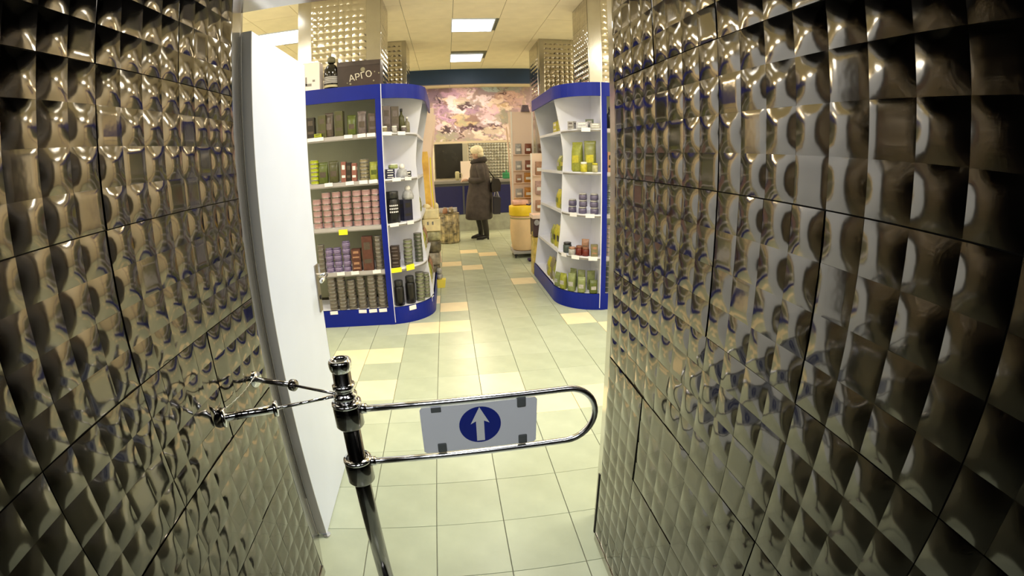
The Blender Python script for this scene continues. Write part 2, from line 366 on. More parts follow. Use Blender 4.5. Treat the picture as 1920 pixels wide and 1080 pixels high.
bbm = MB(); bbm.box(-.30, 11.74, 1.14, .37, 11.80, 1.985); o = bbm.build('dark_board', mat('dark_window', (.012,.012,.009), .25, 0, .6, 4), wb); o['label'] = 'black window opening'
MB().box(.37, 11.75, 1.0, .50, 11.80, 1.98).build('post', mat('grey_post', (.30,.29,.24), .6), wb)
bp = panel_mesh({(1,1)}, 4, seed=4, m=mat('dim_steel', (.42,.42,.36), .25, 1)); bp2 = panel_mesh({(2,2),(0,3)}, 4, seed=6, m=bp.materials[0])
for i in range(6):
    for j in range(4): link('panel', bp if (i+j) % 2 else bp2, wb, (.52+i*.3, 11.79, 1.98-j*.3))
struct(MB().box(-5.6, 9.5, 3.10, 6.0, 9.62, CEIL).build('trim_3', BEAM), 'dark blue beam under the ceiling at the back')
# counter
ct = empty('counter', (0, 10.35, 0), label='long navy service counter with grey top and kick plate at the shop back', cat='counter')
MB().box(-2.6, 0, .10, 3.2, .55, 1.06).build('body', mat('counter_grey', (.10,.10,.11), .5), ct)
for i in range(8): MB().box(-2.6+i*.73+.02, -.015, .38, -2.6+(i+1)*.73-.02, 0, 1.0, c=.004).build('panel', NAVY, ct)
MB().box(-2.6, -.004, .0, 3.2, .02, .37).build('kick_plate', mat('kick_grey', (.30,.31,.25), .6, 0, .15), ct)
MB().box(-2.65, -.06, 1.06, 3.25, .6, 1.12, c=.006).build('worktop', mat('counter_top', (.22,.21,.20), .35), ct)
o = MB().box(-.02, -.11, 0, .02, -.09, .05).box(-.14, -.012, 0, .14, .012, .42).box(-.12, -.10, 0, .12, .1, .012).box(-.12,-.014,.05,.12,-.012,.38).build('display_card', mat('pale_card', (.86,.74,.68), .6), None, (.42, 10.5, 1.12)); tag(o, 'pale pink display card standing on the counter before the customer', 'card')
o = MB().box(-.02,-.05,0,.16,.05,.14,c=.03).lathe([(.03,.13),(.02,.16),(.03,.19)],.07,0).build('green_bag', mat('green_plastic', (.03,.22,.09), .4, 0, .3), None, (1.22, 10.5, 1.12)); tag(o, 'green plastic packet on the right end of the counter', 'packet')
g = MB(); g.lathe([(.035,0),(.045,.05),(.05,.16),(.035,.20),(.03,.2)], 0, 0, 14); g.tube([(.045,0,.16),(.09,0,.15),(.10,0,.10),(.085,0,.05),(.045,0,.04)], .008, 8)
o = g.build('glass_jug', mat('olive_glass', (.40,.38,.22), .2), None, (.20, 10.46, 1.12)); tag(o, 'small olive jug with a handle on the counter by the customer', 'jug')

# pillars clad in steel
pmesh = [panel_mesh(s, 4, .0055, seed=40+k, m=STEELP) for k, s in enumerate([set(), {(1,2)}, {(3,0),(0,1)}, set()])]
def pillar(n_, x0, y0, x1, y1, label, w=.11):
    root = empty(n_, (x0, y0, 0), kind='structure'); root['label'] = label
    W_, D_ = x1-x0, y1-y0; r = random.Random(n_)
    MB().box(.006, .006, 0, W_-.006, D_-.006, CEIL).build('core', SMOOTH, root)
    nx = int((W_-.06)//.3); mx = (W_-nx*.3)/2; ny = max(1, int((D_-.02)//.3)); my = (D_-ny*.3)/2
    for k in range(4):
        z = CEIL-.30*k-.02
        for i in range(nx): link('panel', r.choice(pmesh), root, (mx+i*.3, .002, z))
        for i in range(ny):
            link('panel', r.choice(pmesh), root, (W_-.002, my+i*.3, z), (0,0,pi/2)); link('panel', r.choice(pmesh), root, (.002, my+(i+1)*.3, z), (0,0,-pi/2))
    return root
pillar('pillar_1', -1.57, 5.0, -.665, 5.66, 'steel clad pillar rising behind the left shelving unit')
pillar('pillar_2', 1.555, 5.05, 2.46, 5.71, 'steel clad pillar rising behind the right shelving unit')
pillar('pillar_3', -1.3, 7.08, -.565, 7.75, 'far steel clad pillar on the left, beyond the first')
pillar('pillar_4', 1.40, 7.08, 2.15, 7.95, 'far steel clad pillar on the right, beyond the first')

# ------------------------------------------------------------------ white door
dr = empty('door_1', (-.652, 1.552, 0), kind='structure'); dr['label'] = 'white door leaf swung open into the shop'
MB().box(-.036, .002, .005, 0, .640, 2.025, c=.002).build('leaf', WHITE, dr)
MB().box(-.037, -.001, .012, -.0005, .003, 2.026).build('edge_strip', mat('door_edge', (.46,.45,.43), .5), dr)
MB().box(-.036, .6385, .012, 0, .642, 2.025).build('edge_strip', EDGE, dr)
h = MB().box(0, .575, .86, .007, .622, 1.09, c=.003).build('lock_plate', mat('lock_steel', (.55,.50,.45), .3, 1), dr); h['label'] = 'long steel lock plate'
hb = MB().tube([(.006,.598,1.04),(.045,.598,1.04),(.052,.592,1.04),(.052,.545,1.035),(.05,.50,1.03)], .009, 10).lathe([(.018,0),(.018,.008)],0,0).build('door_handle', CHROME, h)
hb.data.transform(Matrix.Identity(4)); 
kb = MB().tube([(.004,.598,.93),(.012,.598,.93)], .011, 12).build('keyhole', DARK, h)

# ------------------------------------------------------------------ gate
gt = empty('swing_gate', (-.305, 1.1, 0), label='chrome one-way swing gate with a white arrow sign across the doorway', cat='gate')
p = MB(); R0 = .0245
p.lathe([(R0,0),(R0,1.035)], n=28); p.lathe([(.075,0),(.075,.006),(.06,.012),(.03,.016)], n=28)
p.build('post', DCHROME, gt)
c_ = MB().lathe([(R0+.001,1.02),(R0+.0045,1.026),(R0+.006,1.034),(R0+.006,1.046),(R0+.003,1.052),(R0-.003,1.053),(R0-.005,1.047)], n=28, cap=False)
c_.build('cap', CHROME, gt); MB().lathe([(R0-.004,1.035),(R0-.004,1.046)], n=28).build('cap_insert', BLACK, gt)
p = MB(); p.lathe([(R0+.0005,.985),(R0+.006,.982),(R0+.006,.972),(R0+.001,.968),(R0+.001,.957),(R0+.008,.954),(R0+.008,.942),(R0+.001,.938)], n=28, cap=False)
p.build('ring', CHROME, gt)
for z0, z1 in ((.855,.930), (.668,.748)):
    p = MB(); a = .039
    p.lathe([(R0+.001,z0-.004),(a-.006,z0-.002),(a,z0+.006),(a,z1-.006),(a-.004,z1),(R0+.001,z1+.002)], n=32, cap=False); p.build('collar', DCHROME, gt)
    p = MB().lathe([(a+.0005,z1-.008),(a+.002,z1-.005),(a+.001,z1+.001),(a-.007,z1+.003)], n=32, cap=False); p.build('rim', CHROME, gt)
ag = math.atan2(.035, .62)   # the arm swings slightly inwards
arm = empty('arm', (0,0,0), parent=gt); arm.rotation_euler = (0,0,ag)
pts = [(.03,0,.905),(.30,0,.905)]; zc = (.905+.733)/2; rr = .086; ex = .60
pts = [(.034,0,.905),(.2,0,.905),(.4,0,.905)]+[(ex+rr*sin(t), 0, zc+rr*cos(t)) for t in [pi*k/16 for k in range(17)]]+[(.4,0,.733),(.2,0,.733),(.034,0,.733)]
arm_o = MB().tube(pts, .0095, 14).build('arm', ARMC, gt); arm_o.rotation_euler = (0,0,ag); bpy.data.objects.remove(arm)
for z in (.905,.733): 
    s_ = MB().tube([(.028,0,z),(.052,0,z)], .014, 16).build('socket', CHROME, gt); s_.rotation_euler = (0,0,ag)
sg = MB().prism([(x, z) for x, z in [(.192,.757),(.198,.751),(.502,.751),(.508,.757),(.512,.890),(.506,.897),(.198,.897),(.192,.890)]], -.006, -.0085, 'y').build('sign_plate', SIGNW, gt); sg.rotation_euler = (0,0,ag)
cx, cz = .352, .829
disc = MB().add([(cx,-.0088,cz)]+[(cx+.0575*cos(2*pi*k/40), -.0088, cz+.0575*sin(2*pi*k/40)) for k in range(40)], [(0,k+1,(k+1)%40+1) for k in range(40)]).build('disc', SIGNB, sg); disc['label'] = 'round blue disc'
aw, at = .011, .052
ar = MB().add([(cx+a_, -.0091, cz+b_) for a_, b_ in [(-aw,-at),(aw,-at),(aw,.012),(.026,.004),(0,.056),(-.026,.004),(-aw,.012)]], [(0,1,2,6),(3,4,2),(2,4,6),(6,4,5)]).build('arrow', mat('arrow_white',(.95,.95,.95),.5), sg); ar['label'] = 'white arrow pointing up'
for x, z in ((.468,.886),(.470,.765),(.243,.765)):
    k = 1 if z > .83 else -1
    o = MB().box(x-.013, -.0115, z-.016, x+.013, .011, z+.016, c=.005).build('clip', RUBBER, gt); o.rotation_euler = (0,0,ag)
o = MB().box(.222, -.0095, .880, .250, .010, .896, c=.002).build('clip', RUBBER, gt); o.rotation_euler = (0,0,ag)
# two thin stays tie the post to the left wall
def stay(pts, name, label): 
    o = empty(name, pts[0], label=label, cat='stay'); P = [Vector(q)-Vector(pts[0]) for q in pts]; return o, P
o, P = stay([(-.622,1.0,.942), (-.486,1.042,.945), (-.332,1.095,.950)], 'wall_stay', 'bright chrome stay rod from the gate post to the left wall, the lower one')
MB().tube([P[1], P[2]], .0048, 10).build('rod', CHROME, o); MB().tube([P[0], P[1]], .0115, 14).build('sleeve', CHROME, o)
MB().tube([P[1]-Vector((.004,.0012,0)), P[1]+Vector((.006,.002,0))], .021, 18).build('ring', CHROME, o); MB().tube([P[0]-Vector((0,0,0)), P[0]+Vector((.008,.002,0))], .026, 20).build('flange', CHROME, o)
o, P = stay([(-.622,1.235,.940), (-.476,1.178,.945), (-.332,1.105,.952)], 'wall_stay', 'thin grey stay rod from the gate post towards the door, with a round knob')
MB().tube([P[1], P[2]], .0042, 10).build('rod', DCHROME, o); MB().tube([P[0], P[1]], .0085, 12).build('sleeve', DCHROME, o)
k = MB()
d = (P[2]-P[1]).normalized(); k.tube([P[1]-d*.010, P[1]-d*.006, P[1]+d*.006, P[1]+d*.010], [.012,.017,.017,.012], 20); k.build('knob', DCHROME, o); MB().tube([P[0], P[0]+Vector((.008,-.003,0))], .024, 20).build('flange', CHROME, o)
ch = MB(); A_ = Vector((-.612,1.004,.968)); B_ = Vector((-.614,1.225,.955)); pts = [A_.lerp(B_, t/18)+Vector((.003*(t % 2),0,-.008*sin(pi*t/18))) for t in range(19)]
o = MB().tube([q-A_ for q in pts], .0013, 6).build('chain', CHROME, None, A_); tag(o, 'thin bright chain running along the left wall between the two stays', 'chain')  # thin tube added along a bright line on the wall

# ------------------------------------------------------------------ shelving units
SH = [.17, .55, .98, 1.40, 1.83]
PROF = [(0,.432),(.17,.424),(.23,.416),(.75,.353),(1.0,.338),(1.35,.326),(1.56,.313),(1.83,.340),(2.15,.400),(2.29,.432)]
def rz_(z):
    for (a, ra), (b, rb) in zip(PROF, PROF[1:]):
        if a <= z <= b: return ra+(rb-ra)*(z-a)/(b-a)
    return PROF[-1][1]
def arc(r, n=14, ry=None, c=(0,0)): return [(c[0]+r*sin(pi/2*k/n), c[1]-(ry or r)*cos(pi/2*k/n)) for k in range(n+1)]
UNIT = {}
def unit(name, px, cy, sg, label, alen, flen, sc):
    # local frame: x towards the aisle, y into the shop, origin under the inner corner of the rounded end
    root = empty(name, (px, cy, 0), label=label, cat='shelving', group=None)
    def X(b): 
        if sg < 0: b.v = [(-x, y, z) for x, y, z in b.v]
        return b
    R = lambda z: rz_(z)*sc
    F0 = .42*sc if sg > 0 else .46   # depth of the front run
    F0 = .42 if sg > 0 else .46
    fc = -F0
    def bld(b, n_, m, par=root): return X(b).build(n_, m, par)
    # plinth and header
    q = arc(R(0), 16, F0); b = MB(); b.prism([(-flen, fc)]+q+[(R(0), alen), (R(0)-.02, alen), (R(0)-.02,0)]+[(x*.95, y*.95) for x, y in q[::-1]]+[(-flen, fc+.02)], 0, SH[0], 'z'); bld(b, 'plinth', BLUE)
    b = MB(); b.prism([(-flen, fc+.005)]+arc(R(0)-.006, 16, F0-.005)+[(R(0)-.006, alen), (0, alen), (0, 0), (-flen, 0)], SH[0]-.02, SH[0], 'z'); o = bld(b, 'shelf', WHITEP)
    zt = 2.15; q = arc(R(2.29), 16, F0); b = MB(); b.prism([(-flen, fc)]+q+[(R(2.29), alen), (R(2.29)-.018, alen)]+[(R(2.29)-.018, 0)]+[(x*.955, y*.955) for x, y in q[::-1]]+[(-flen, fc+.018)], zt, 2.285, 'z'); bld(b, 'header', BLUE)
    b = MB(); b.prism([(-flen, fc+.01)]+arc(R(2.29)-.012, 16, F0-.01)+[(R(2.29)-.012, alen), (0, alen), (0, .1), (-flen, .1)], 2.262, 2.28, 'z'); bld(b, 'top_board', WHITEP)
    # backs
    bld(MB().box(-flen, .10, SH[0], -.0, .12, 2.262), 'back_panel', GREYB)
    bld(MB().box(-.02, .12, SH[0], 0, alen, 2.262), 'back_panel', GREYB)
    # profiled side panels: in the plane y=0 (faces the doorway), at the far end, and one half way
    for y in (0.0, alen-.02):
        zs = [k*.06+SH[0] for k in range(int((2.262-SH[0])/.06)+1)]+[2.262]
        b = MB().prism([(0, SH[0])]+[(R(z)-.003, z) for z in zs]+[(0, 2.262)], y, y+.016, 'y'); bld(b, 'side_panel', WHITEP)
    # panel behind the post, facing the aisle
    bld(MB().box(-.010, fc+.03, SH[0], .006, .0, 2.262), 'side_panel', WHITEP)
    # posts
    bld(MB().box(-.014, fc-.006, 0, .038, fc+.03, 2.15), 'post', BLUE); bld(MB().box(.038, fc-.005, .02, .044, fc+.02, 2.285), 'trim', WHITEP)
    bld(MB().box(-flen, fc-.006, 0, -flen+.034, fc+.03, 2.15), 'post', BLUE); bld(MB().box(-.70-.034, fc-.006, 0, -.70, fc+.03, 2.15), 'post', BLUE) if flen > 1.2 and False else None
    for z in SH[1:]:
        b = MB().box(-flen+.034, fc+.015, z-.012, -.012, .10, z); o = bld(b, 'shelf', WHITEP)
        e = bld(MB().box(-flen+.034, fc+.004, z-.034, -.014, fc+.015, z), 'shelf_edge', SHEDGE, o)
        e = bld(MB().box(-flen+.034, fc+.003, z-.044, -.014, fc+.02, z-.034), 'shelf_lip', EDGE, o)
        r = R(z)-.006; b = MB().prism([(.006, -.0)]+[(.006, -(F0-.01)*(r/(R(0)-.006))-.0)]+arc(r, 14, (F0-.01))[1:], z-.014, z, 'z'); o = bld(b, 'corner_shelf', WHITEP)
        qa = [(max(.006, x), y) for x, y in arc(r+.001, 14, F0-.008)]; qi = [(max(.006, x*.97), y*.97) for x, y in arc(r, 14, F0-.01)]
        bld(MB().prism(qa+qi[::-1], z-.030, z-.0145, 'z'), 'shelf_edge', EDGE, o)
        o = bld(MB().box(0, .016, z-.012, R(z)-.01, alen-.02, z), 'shelf', WHITEP); bld(MB().box(R(z)-.01, .016, z-.030, R(z)-.002, alen-.02, z), 'shelf_edge', WHITEP, o)
    UNIT[sg] = (root, px, cy, F0, R, fc)
    return root, bld
UL, bl = unit('shelving_unit', -.63, 4.80, 1, 'blue framed white shelving unit with rounded end on the left beside the open door', 1.15, 1.55, 1.0)
UR, brr = unit('shelving_unit', 1.515, 4.88, -1, 'blue framed white shelving unit with rounded end on the right by the steel wall', 1.15, 1.3, 1.0)
# front run items must sit in local frames: helpers give world positions
def wx(sg, x): return (-.63+x) if sg > 0 else (1.54-x)
def wy(sg, y): return (4.80 if sg > 0 else 4.88)+y
def card(sg, x, z, m=CARD, w=.075, h=.034, ang=0, y=None, tilt=0):
    root, px, cy, F0, R, fc = UNIT[sg]; b = MB().box(-w/2, -.0015, -h/2, w/2, .0015, h/2)
    yy = fc if y is None else y
    o = b.build('price_card', m, root, (sg*x, yy-.004, z), (tilt, random.uniform(-.05,.05), ang*sg)); return o
def corner_card(sg, t, z, m=CARD, w=.075, h=.034, plinth=False):
    # t in 0..1 along the rounded front
    root, px, cy, F0, R, fc = UNIT[sg]; a = pi/2*t; r = R(z); x = (r+.004)*sin(a); y = -(F0+.004)*cos(a)
    return card(sg, x, z, m, w, h, math.atan2(sin(a), cos(a)*1.0), y+.004)

# ------------------------------------------------------------------ goods
RIM = mat('tin_rim', (.34,.32,.30), .38, 1); LIDW = mat('white_lid', (.78,.76,.74), .4); LIDK = mat('black_lid', (.02,.02,.022), .3)
CM = {}
def goods_mat(c, key, stripes=None, sc=40):
    if key in CM: return CM[key]
    c = tuple(v**1.25*.56 for v in c)
    if stripes: stripes = (tuple(v**1.25*.75 for v in stripes[0]), stripes[1])
    m = mat('label_'+key, c, .38, 0, .22, sc)
    if stripes:
        n, l = nodes(m); b = n['Principled BSDF']; tc = n.new('ShaderNodeTexCoord'); w = n.new('ShaderNodeTexWave'); w.bands_direction = 'Z'; w.inputs['Scale'].default_value = stripes[1]; w.inputs['Distortion'].default_value = 1.5
        l.new(tc.outputs['Object'], w.inputs['Vector']); mx = n.new('ShaderNodeMix'); mx.data_type = 'RGBA'; mx.inputs[6].default_value = tuple(c)+(1,); mx.inputs[7].default_value = tuple(stripes[0])+(1,)
        rp = n.new('ShaderNodeMapRange'); rp.inputs[1].default_value = .45; rp.inputs[2].default_value = .55; l.new(w.outputs['Fac'], rp.inputs[0]); l.new(rp.outputs[0], mx.inputs[0]); l.new(mx.outputs[2], b.inputs['Base Color'])
    CM[key] = m; return m
GM = {}
def tin_mesh(r, h, m, key):
    k = ('tin', r, h, key)
    if k not in GM:
        b = MB(); b.lathe([(r*.93,.001),(r,.002),(r,.004),(r*.975,.005),(r*.975,h-.006),(r,h-.004),(r,h-.0015),(r*.93,h-.001),(r*.9,h-.003)], n=14, mis=[1,1,1,0,1,1,1,1]); GM[k] = b.mesh('tin', [m, RIM])
    return GM[k]
def jar_mesh(r, h, m, lid, key):
    k = ('jar', r, h, key)
    if k not in GM:
        b = MB(); b.lathe([(r*.85,0),(r,.005),(r,h*.72),(r*.8,h*.78)], n=14, mis=[0,0,0]); b.lathe([(r*.9,h*.77),(r*.9,h*.98),(r*.82,h)], n=14, mis=[1,1]); GM[k] = b.mesh('jar', [m, lid])
    return GM[k]
def carton_mesh(w, d, h, m, m2, key):
    k = ('carton', w, d, h, key)
    if k not in GM:
        b = MB(); b.box(-w/2, -d/2, 0, w/2, d/2, h, c=.002); b.box(-w*.36, -d/2-.0008, h*.22, w*.36, -d/2, h*.34, 1); b.box(-w*.3, -d/2-.0008, h*.62, w*.3, -d/2, h*.84, 1)
        b.box(-w/2-.0006, -d*.3, h*.62, w/2+.0006, d*.3, h*.8, 1); GM[k] = b.mesh('carton', [m, m2])
    return GM[k]
def pouch_mesh(w, d, h, m, m2, key):
    k = ('pouch', w, d, h, key)
    if k not in GM:
        b = MB(); V = []; F = []; n = 12; L = [(0,.75,.9),(.06,1,1),(.35,1,1.0),(.7,.97,.8),(.88,.95,.35),(.93,.98,.08),(1.0,.98,.08)]
        for t, a, c in L:
            for i in range(n): an = 2*pi*i/n; sx = abs(cos(an))**.6*(1 if cos(an) > 0 else -1); sy = abs(sin(an))**.6*(1 if sin(an) > 0 else -1); V.append((w/2*a*sx, d/2*c*sy, h*t))
        for j in range(len(L)-1):
            for i in range(n): F.append((j*n+i, j*n+(i+1) % n, (j+1)*n+(i+1) % n, (j+1)*n+i))
        F.append(tuple(range(n))[::-1]); F.append(tuple((len(L)-1)*n+i for i in range(n)))
        b.add(V, F, 0, True); b.box(-w*.3, -d/2*1.01, h*.3, w*.3, -d/2*.98, h*.55, 1); GM[k] = b.mesh('pouch', [m, m2])
    return GM[k]
def bottle_mesh(r, h, m, lid, key):
    k = ('bottle', r, h, key)
    if k not in GM:
        b = MB(); b.lathe([(r*.9,0),(r,.005),(r,h*.55),(r*.85,h*.66),(r*.35,h*.76),(r*.3,h*.88)], n=14, mis=[0]*5); b.lathe([(r*.4,h*.87),(r*.4,h*.99),(r*.3,h)], n=14, mis=[1,1]); GM[k] = b.mesh('bottle', [m, lid])
    return GM[k]
ORD = ['lowest','second','third','fourth','fifth','sixth','seventh','eighth','ninth','tenth']
rg = random.Random(42)
def column(name, me, h, n, x, y, z, what, where, cat, group, jit=.003):
    for k in range(n):
        o = link(name, me, None, (x+rg.uniform(-jit,jit), y+rg.uniform(-jit,jit), z+k*h), (0,0,rg.uniform(-.3,.3)+ (0 if name in('tin','jar','bottle') else -rg.uniform(-.3,.3)*1.0)))
        if name in ('carton','pouch'): o.rotation_euler.z = rg.uniform(-.06,.06)
        tag(o, f'{what}, {ORD[k] if k else "lowest"}{" from bottom" if k else ""}, {where}' if n > 1 else f'{what} in {where}', cat, group)
PXL = .0052   # metres per pixel on the front run of the left unit
LREF = [729.5, 724, 717, 713, 709]
def lx(p, k=2): return -.63-(LREF[k]-p)*PXL
fy = 4.435
grey = goods_mat((.30,.27,.24), 'grey', ((.18,.16,.13), 60)); pinkm = goods_mat((.50,.30,.31), 'pink', ((.66,.46,.47), 26)); purp = goods_mat((.28,.20,.42), 'purple', ((.42,.36,.55), 22)); brown = goods_mat((.22,.09,.07), 'redbrown')
olive = goods_mat((.16,.16,.06), 'olive'); darkm = goods_mat((.05,.04,.03), 'dark'); taupe = goods_mat((.20,.16,.13), 'taupe'); lime = goods_mat((.62,.70,.02), 'lime'); green = goods_mat((.20,.25,.05), 'green'); cream_ = goods_mat((.68,.60,.40), 'cream', ((.10,.08,.04), 30)); striped = goods_mat((.55,.60,.42), 'striped', ((.09,.10,.05), 30))
mauve = goods_mat((.30,.25,.25), 'mauve'); kblack = goods_mat((.012,.011,.012), 'black'); navyg = goods_mat((.03,.035,.12), 'navy'); yel = goods_mat((.85,.78,.10), 'yellow'); ygr = goods_mat((.55,.58,.12), 'yellowgreen'); palew = goods_mat((.72,.70,.70), 'pale'); gpk = goods_mat((.42,.48,.22), 'greenpack'); vio = goods_mat((.45,.40,.58), 'violet', ((.08,.07,.16), 22)); red = goods_mat((.30,.05,.03), 'red'); peach = goods_mat((.70,.42,.28), 'peach')
# row heights: SH[4] top ... SH[0] bottom.  Left unit, flat front run
top = SH[4]; row = [(585.5,.20,darkm,'carton','black'),(608,.21,olive,'carton','olive'),(620,.23,taupe,'pouch','grey-brown'),(639,.235,olive,'carton','dark olive'),(661,.19,green,'pouch','olive-green'),(680,.22,mauve,'pouch','mauve-grey'),(699,.19,taupe,'carton','dull brown')]
lw_ = ['at the door edge','second from the door','third from the door','fourth from the door','fifth from the door','sixth from the door','beside the blue post']
for i, (p_, h_, m_, k_, c_n) in enumerate(row):
    me_ = carton_mesh(.078,.07,h_,m_,taupe if m_ is not taupe else mauve,c_n) if k_ == 'carton' else pouch_mesh(.085,.06,h_,m_,taupe if m_ is not taupe else mauve,c_n)
    o = link(k_, me_, None, (lx(p_, 4), fy, top)); o.rotation_euler.z = rg.uniform(-.1,.1); tag(o, f'tall {c_n} {k_} on the top shelf of the left unit, {lw_[i]}', k_, 'tall packs on the top left shelf')
o = link('carton', carton_mesh(.07,.05,.04,lime,olive,'limeflat'), None, (lx(600, 4), fy-.035, top)); tag(o, 'small flat lime green box lying before the olive carton on the top left shelf', 'carton')
z = SH[3]
column('tin', tin_mesh(.042,.038,lime,'lime'), .0385, 6, lx(592, 3), fy, z, 'lime yellow tin', 'the stack by the door', 'tin', 'lime tins by the door')
for i,(p_,m_,h_,nm) in enumerate([(608,green,.20,'green'),(628,olive,.205,'olive brown')]):
    o = link('pouch', pouch_mesh(.095,.07,h_,m_,taupe,nm), None, (lx(p_, 3), fy, z)); tag(o, f'{nm} pouch standing right of the lime tins on the left unit', 'pouch')
for i, p_ in enumerate((646, 655.5, 665.5)):
    m_ = (goods_mat((.62,.32,.26),'salmon',((.30,.10,.09),30)), darkm, goods_mat((.62,.32,.26),'salmon'))[i]; nm = ('pink striped','dark slim','pink striped')[i]
    o = link('carton', carton_mesh(.046,.06,.19-.01*i,m_,LIDW if i != 1 else taupe,'sal%d' % i), None, (lx(p_, 3), fy, z)); o.rotation_euler.y = .03; tag(o, ['pink striped carton right of the olive brown pouch','dark slim carton between two pink striped cartons','pink striped carton left of the cream striped tins'][i], 'carton')
column('tin', tin_mesh(.044,.033,cream_,'cream'), .0335, 6, lx(684, 3), fy, z, 'cream and black striped tin', 'stack left of the yellow-green pouch', 'tin', 'cream striped tins')
o = link('pouch', pouch_mesh(.085,.07,.17,ygr,green,'yg'), None, (lx(702, 3), fy, z)); tag(o, 'yellow-green pouch against the blue post on the left unit', 'pouch')
stn = ['at the door edge','second from the door','third from the door','fourth from the door','fifth from the door','sixth from the door','beside the blue post']
z = SH[2]
for i, p_ in enumerate((595.5, 614, 633, 652, 671, 689, 706)):
    column('tin', tin_mesh(.044,.056,pinkm,'pink'), .0565, 6 if i not in (0,) else 5, lx(p_, 2), fy, z, 'pink tin', f'stack {stn[i]}, middle left shelf', 'tin', 'stacked pink tins on the middle left shelf')
z = SH[1]
column('tin', tin_mesh(.034,.045,grey,'grey'), .0455, 6, lx(602, 1), fy, z, 'slim grey tin', 'door edge stack', 'tin', 'slim grey tins by the door')
for i, p_ in enumerate((617, 633, 650)):
    column('jar', jar_mesh(.04,.058,purp,goods_mat((.36,.30,.50),'purplelid'),'purple'), .0585, (4,4,5)[i], lx(p_, 1), fy, z, 'purple jar', f'the {("left","middle","right")[i]} purple stack, second left shelf', 'jar', 'stacked purple jars')
for k in range(2):
    o = link('carton', carton_mesh(.088,.08,.105,brown,peach,'rb'), None, (lx(669, 1), fy, z+k*.106)); tag(o, f'red-brown carton right of the purple jars, {("lower","upper")[k]} of two', 'carton', 'red-brown cartons')
o = link('carton', carton_mesh(.10,.08,.325,brown,taupe,'rbt'), None, (lx(691, 1), fy, z)); tag(o, 'tall dark red carton left of the grey tins by the blue post', 'carton')
column('tin', tin_mesh(.041,.040,grey,'grey2'), .0405, 8, lx(711, 1), fy, z, 'grey tin', 'stack beside the blue post, second shelf', 'tin', 'grey tins beside the post')
z = SH[0]
for i, p_ in enumerate((621, 639, 658, 677, 697, 716)):
    column('tin', tin_mesh(.045,.036,grey,'grey3'), .0365, (9,9,8,9,9,9)[i], lx(p_, 0)-.0, fy, z, 'flat grey tin', 'stack '+('at the door edge','second','third','fourth','fifth','beside the blue post')[i]+', bottom left shelf', 'tin', 'stacked grey tins on the bottom left shelf')
for p_, z_ in [(588,4),(603,4),(656,4),(680,4),(697,4),(619,3),(658,3),(683,3),(701,3),(638,1),(665,1),(706,1),(621,0),(677,0),(697,0),(716,0)]:
    card(1, lx(p_, z_)+.63, SH[z_]-(.012 if z_ else .018), w=.078)
card(1, lx(643, 2)+.63, SH[2]-.045, YCARD, .085, .05)
# left unit, rounded end
def cpos(sg, t, rad, z):
    root, px, cy, F0, R, fc = UNIT[sg]; a = pi/2*t; return (px+sg*(R(z)*rad*sin(a)+.0), cy-F0*rad*cos(a))
def put(name, me, sg, t, rad, z, label, cat, group=None, rz=None, dz=0, sh=None):
    rad = min(rad+.06, .95) if rad > .7 and 'behind' not in label else rad; x, y = cpos(sg, t, rad, sh if sh is not None else z); a = pi/2*t
    o = link(name, me, None, (x, y, z+dz), (0, 0, sg*a*.8 if rz is None else rz)); tag(o, label, cat, group); return o
z = SH[4]
put('carton', carton_mesh(.075,.06,.255,mauve,taupe,'tallA'), 1, .17, .72, z, 'tall mauve-grey carton on the rounded end, left of its twin', 'carton')
put('carton', carton_mesh(.08,.06,.255,taupe,mauve,'tallB'), 1, .38, .70, z, 'tall brown-grey carton on the rounded end, right of its twin', 'carton')
put('bottle', bottle_mesh(.032,.235,olive,LIDK,'dkb'), 1, .55, .72, z, 'dark bottle with black cap on the top shelf of the rounded end', 'bottle')
put('bottle', bottle_mesh(.03,.16,goods_mat((.45,.42,.30),'beige'),LIDW,'beb'), 1, .72, .74, z, 'beige bottle right of the dark bottle on the top shelf', 'bottle')
for i, t in enumerate((.12, .30, .50)): put('jar', jar_mesh(.026,.06,[cream_,palew,mauve][i],LIDW,'sm%d' % i), 1, t, .90, z, ['small cream jar in front of the tall mauve carton','small pale jar in front of the two tall cartons','small grey jar in front of the dark bottle'][i], 'jar')
z = SH[3]
for k in range(2): put('carton', carton_mesh(.085,.07,.045,navyg,LIDW,'nb'), 1, .2, .78, z, 'flat navy box under the green topped tub, %s of two' % ('lower','upper')[k], 'box', None, dz=k*.046)
put('tub', jar_mesh(.046,.045,goods_mat((.55,.62,.30),'palegreen'),LIDW,'tub'), 1, .28, .78, z, 'pale green tub with white lid resting on the navy boxes', 'tub', dz=.092, sh=SH[3])
b = MB().lathe([(.055,0),(.06,.03),(.045,.075),(.03,.085)], n=16, mis=[0,0,0]).blob((0,0,.105),(.03,.03,.03),mi=1)
put('sweets_jar', b.mesh('sweets_jar', [goods_mat((.75,.76,.80),'glass'), LIDW]), 1, .52, .74, z, 'pale glass jar with round white stopper on the rounded end', 'jar')
put('carton', carton_mesh(.07,.06,.06,kblack,LIDW,'kb1'), 1, .68, .74, z, 'small black and white box beside the glass jar', 'box')
z = SH[2]
put('black_jar', jar_mesh(.068,.30,kblack,LIDK,'bigk').copy(), 1, .22, .72, z, 'big black jar with pale lettering on the middle shelf of the rounded end', 'jar')
put('carton', carton_mesh(.11,.09,.205,navyg,darkm,'nav'), 1, .62, .70, z, 'navy blue box right of the big black jar', 'box')
put('sweets_jar', b.mesh('sweets_jar', [goods_mat((.75,.76,.80),'glass'), LIDW]), 1, .66, .72, z, 'pale glass jar standing on the navy blue box', 'jar', dz=.206, sh=SH[2])
z = SH[1]
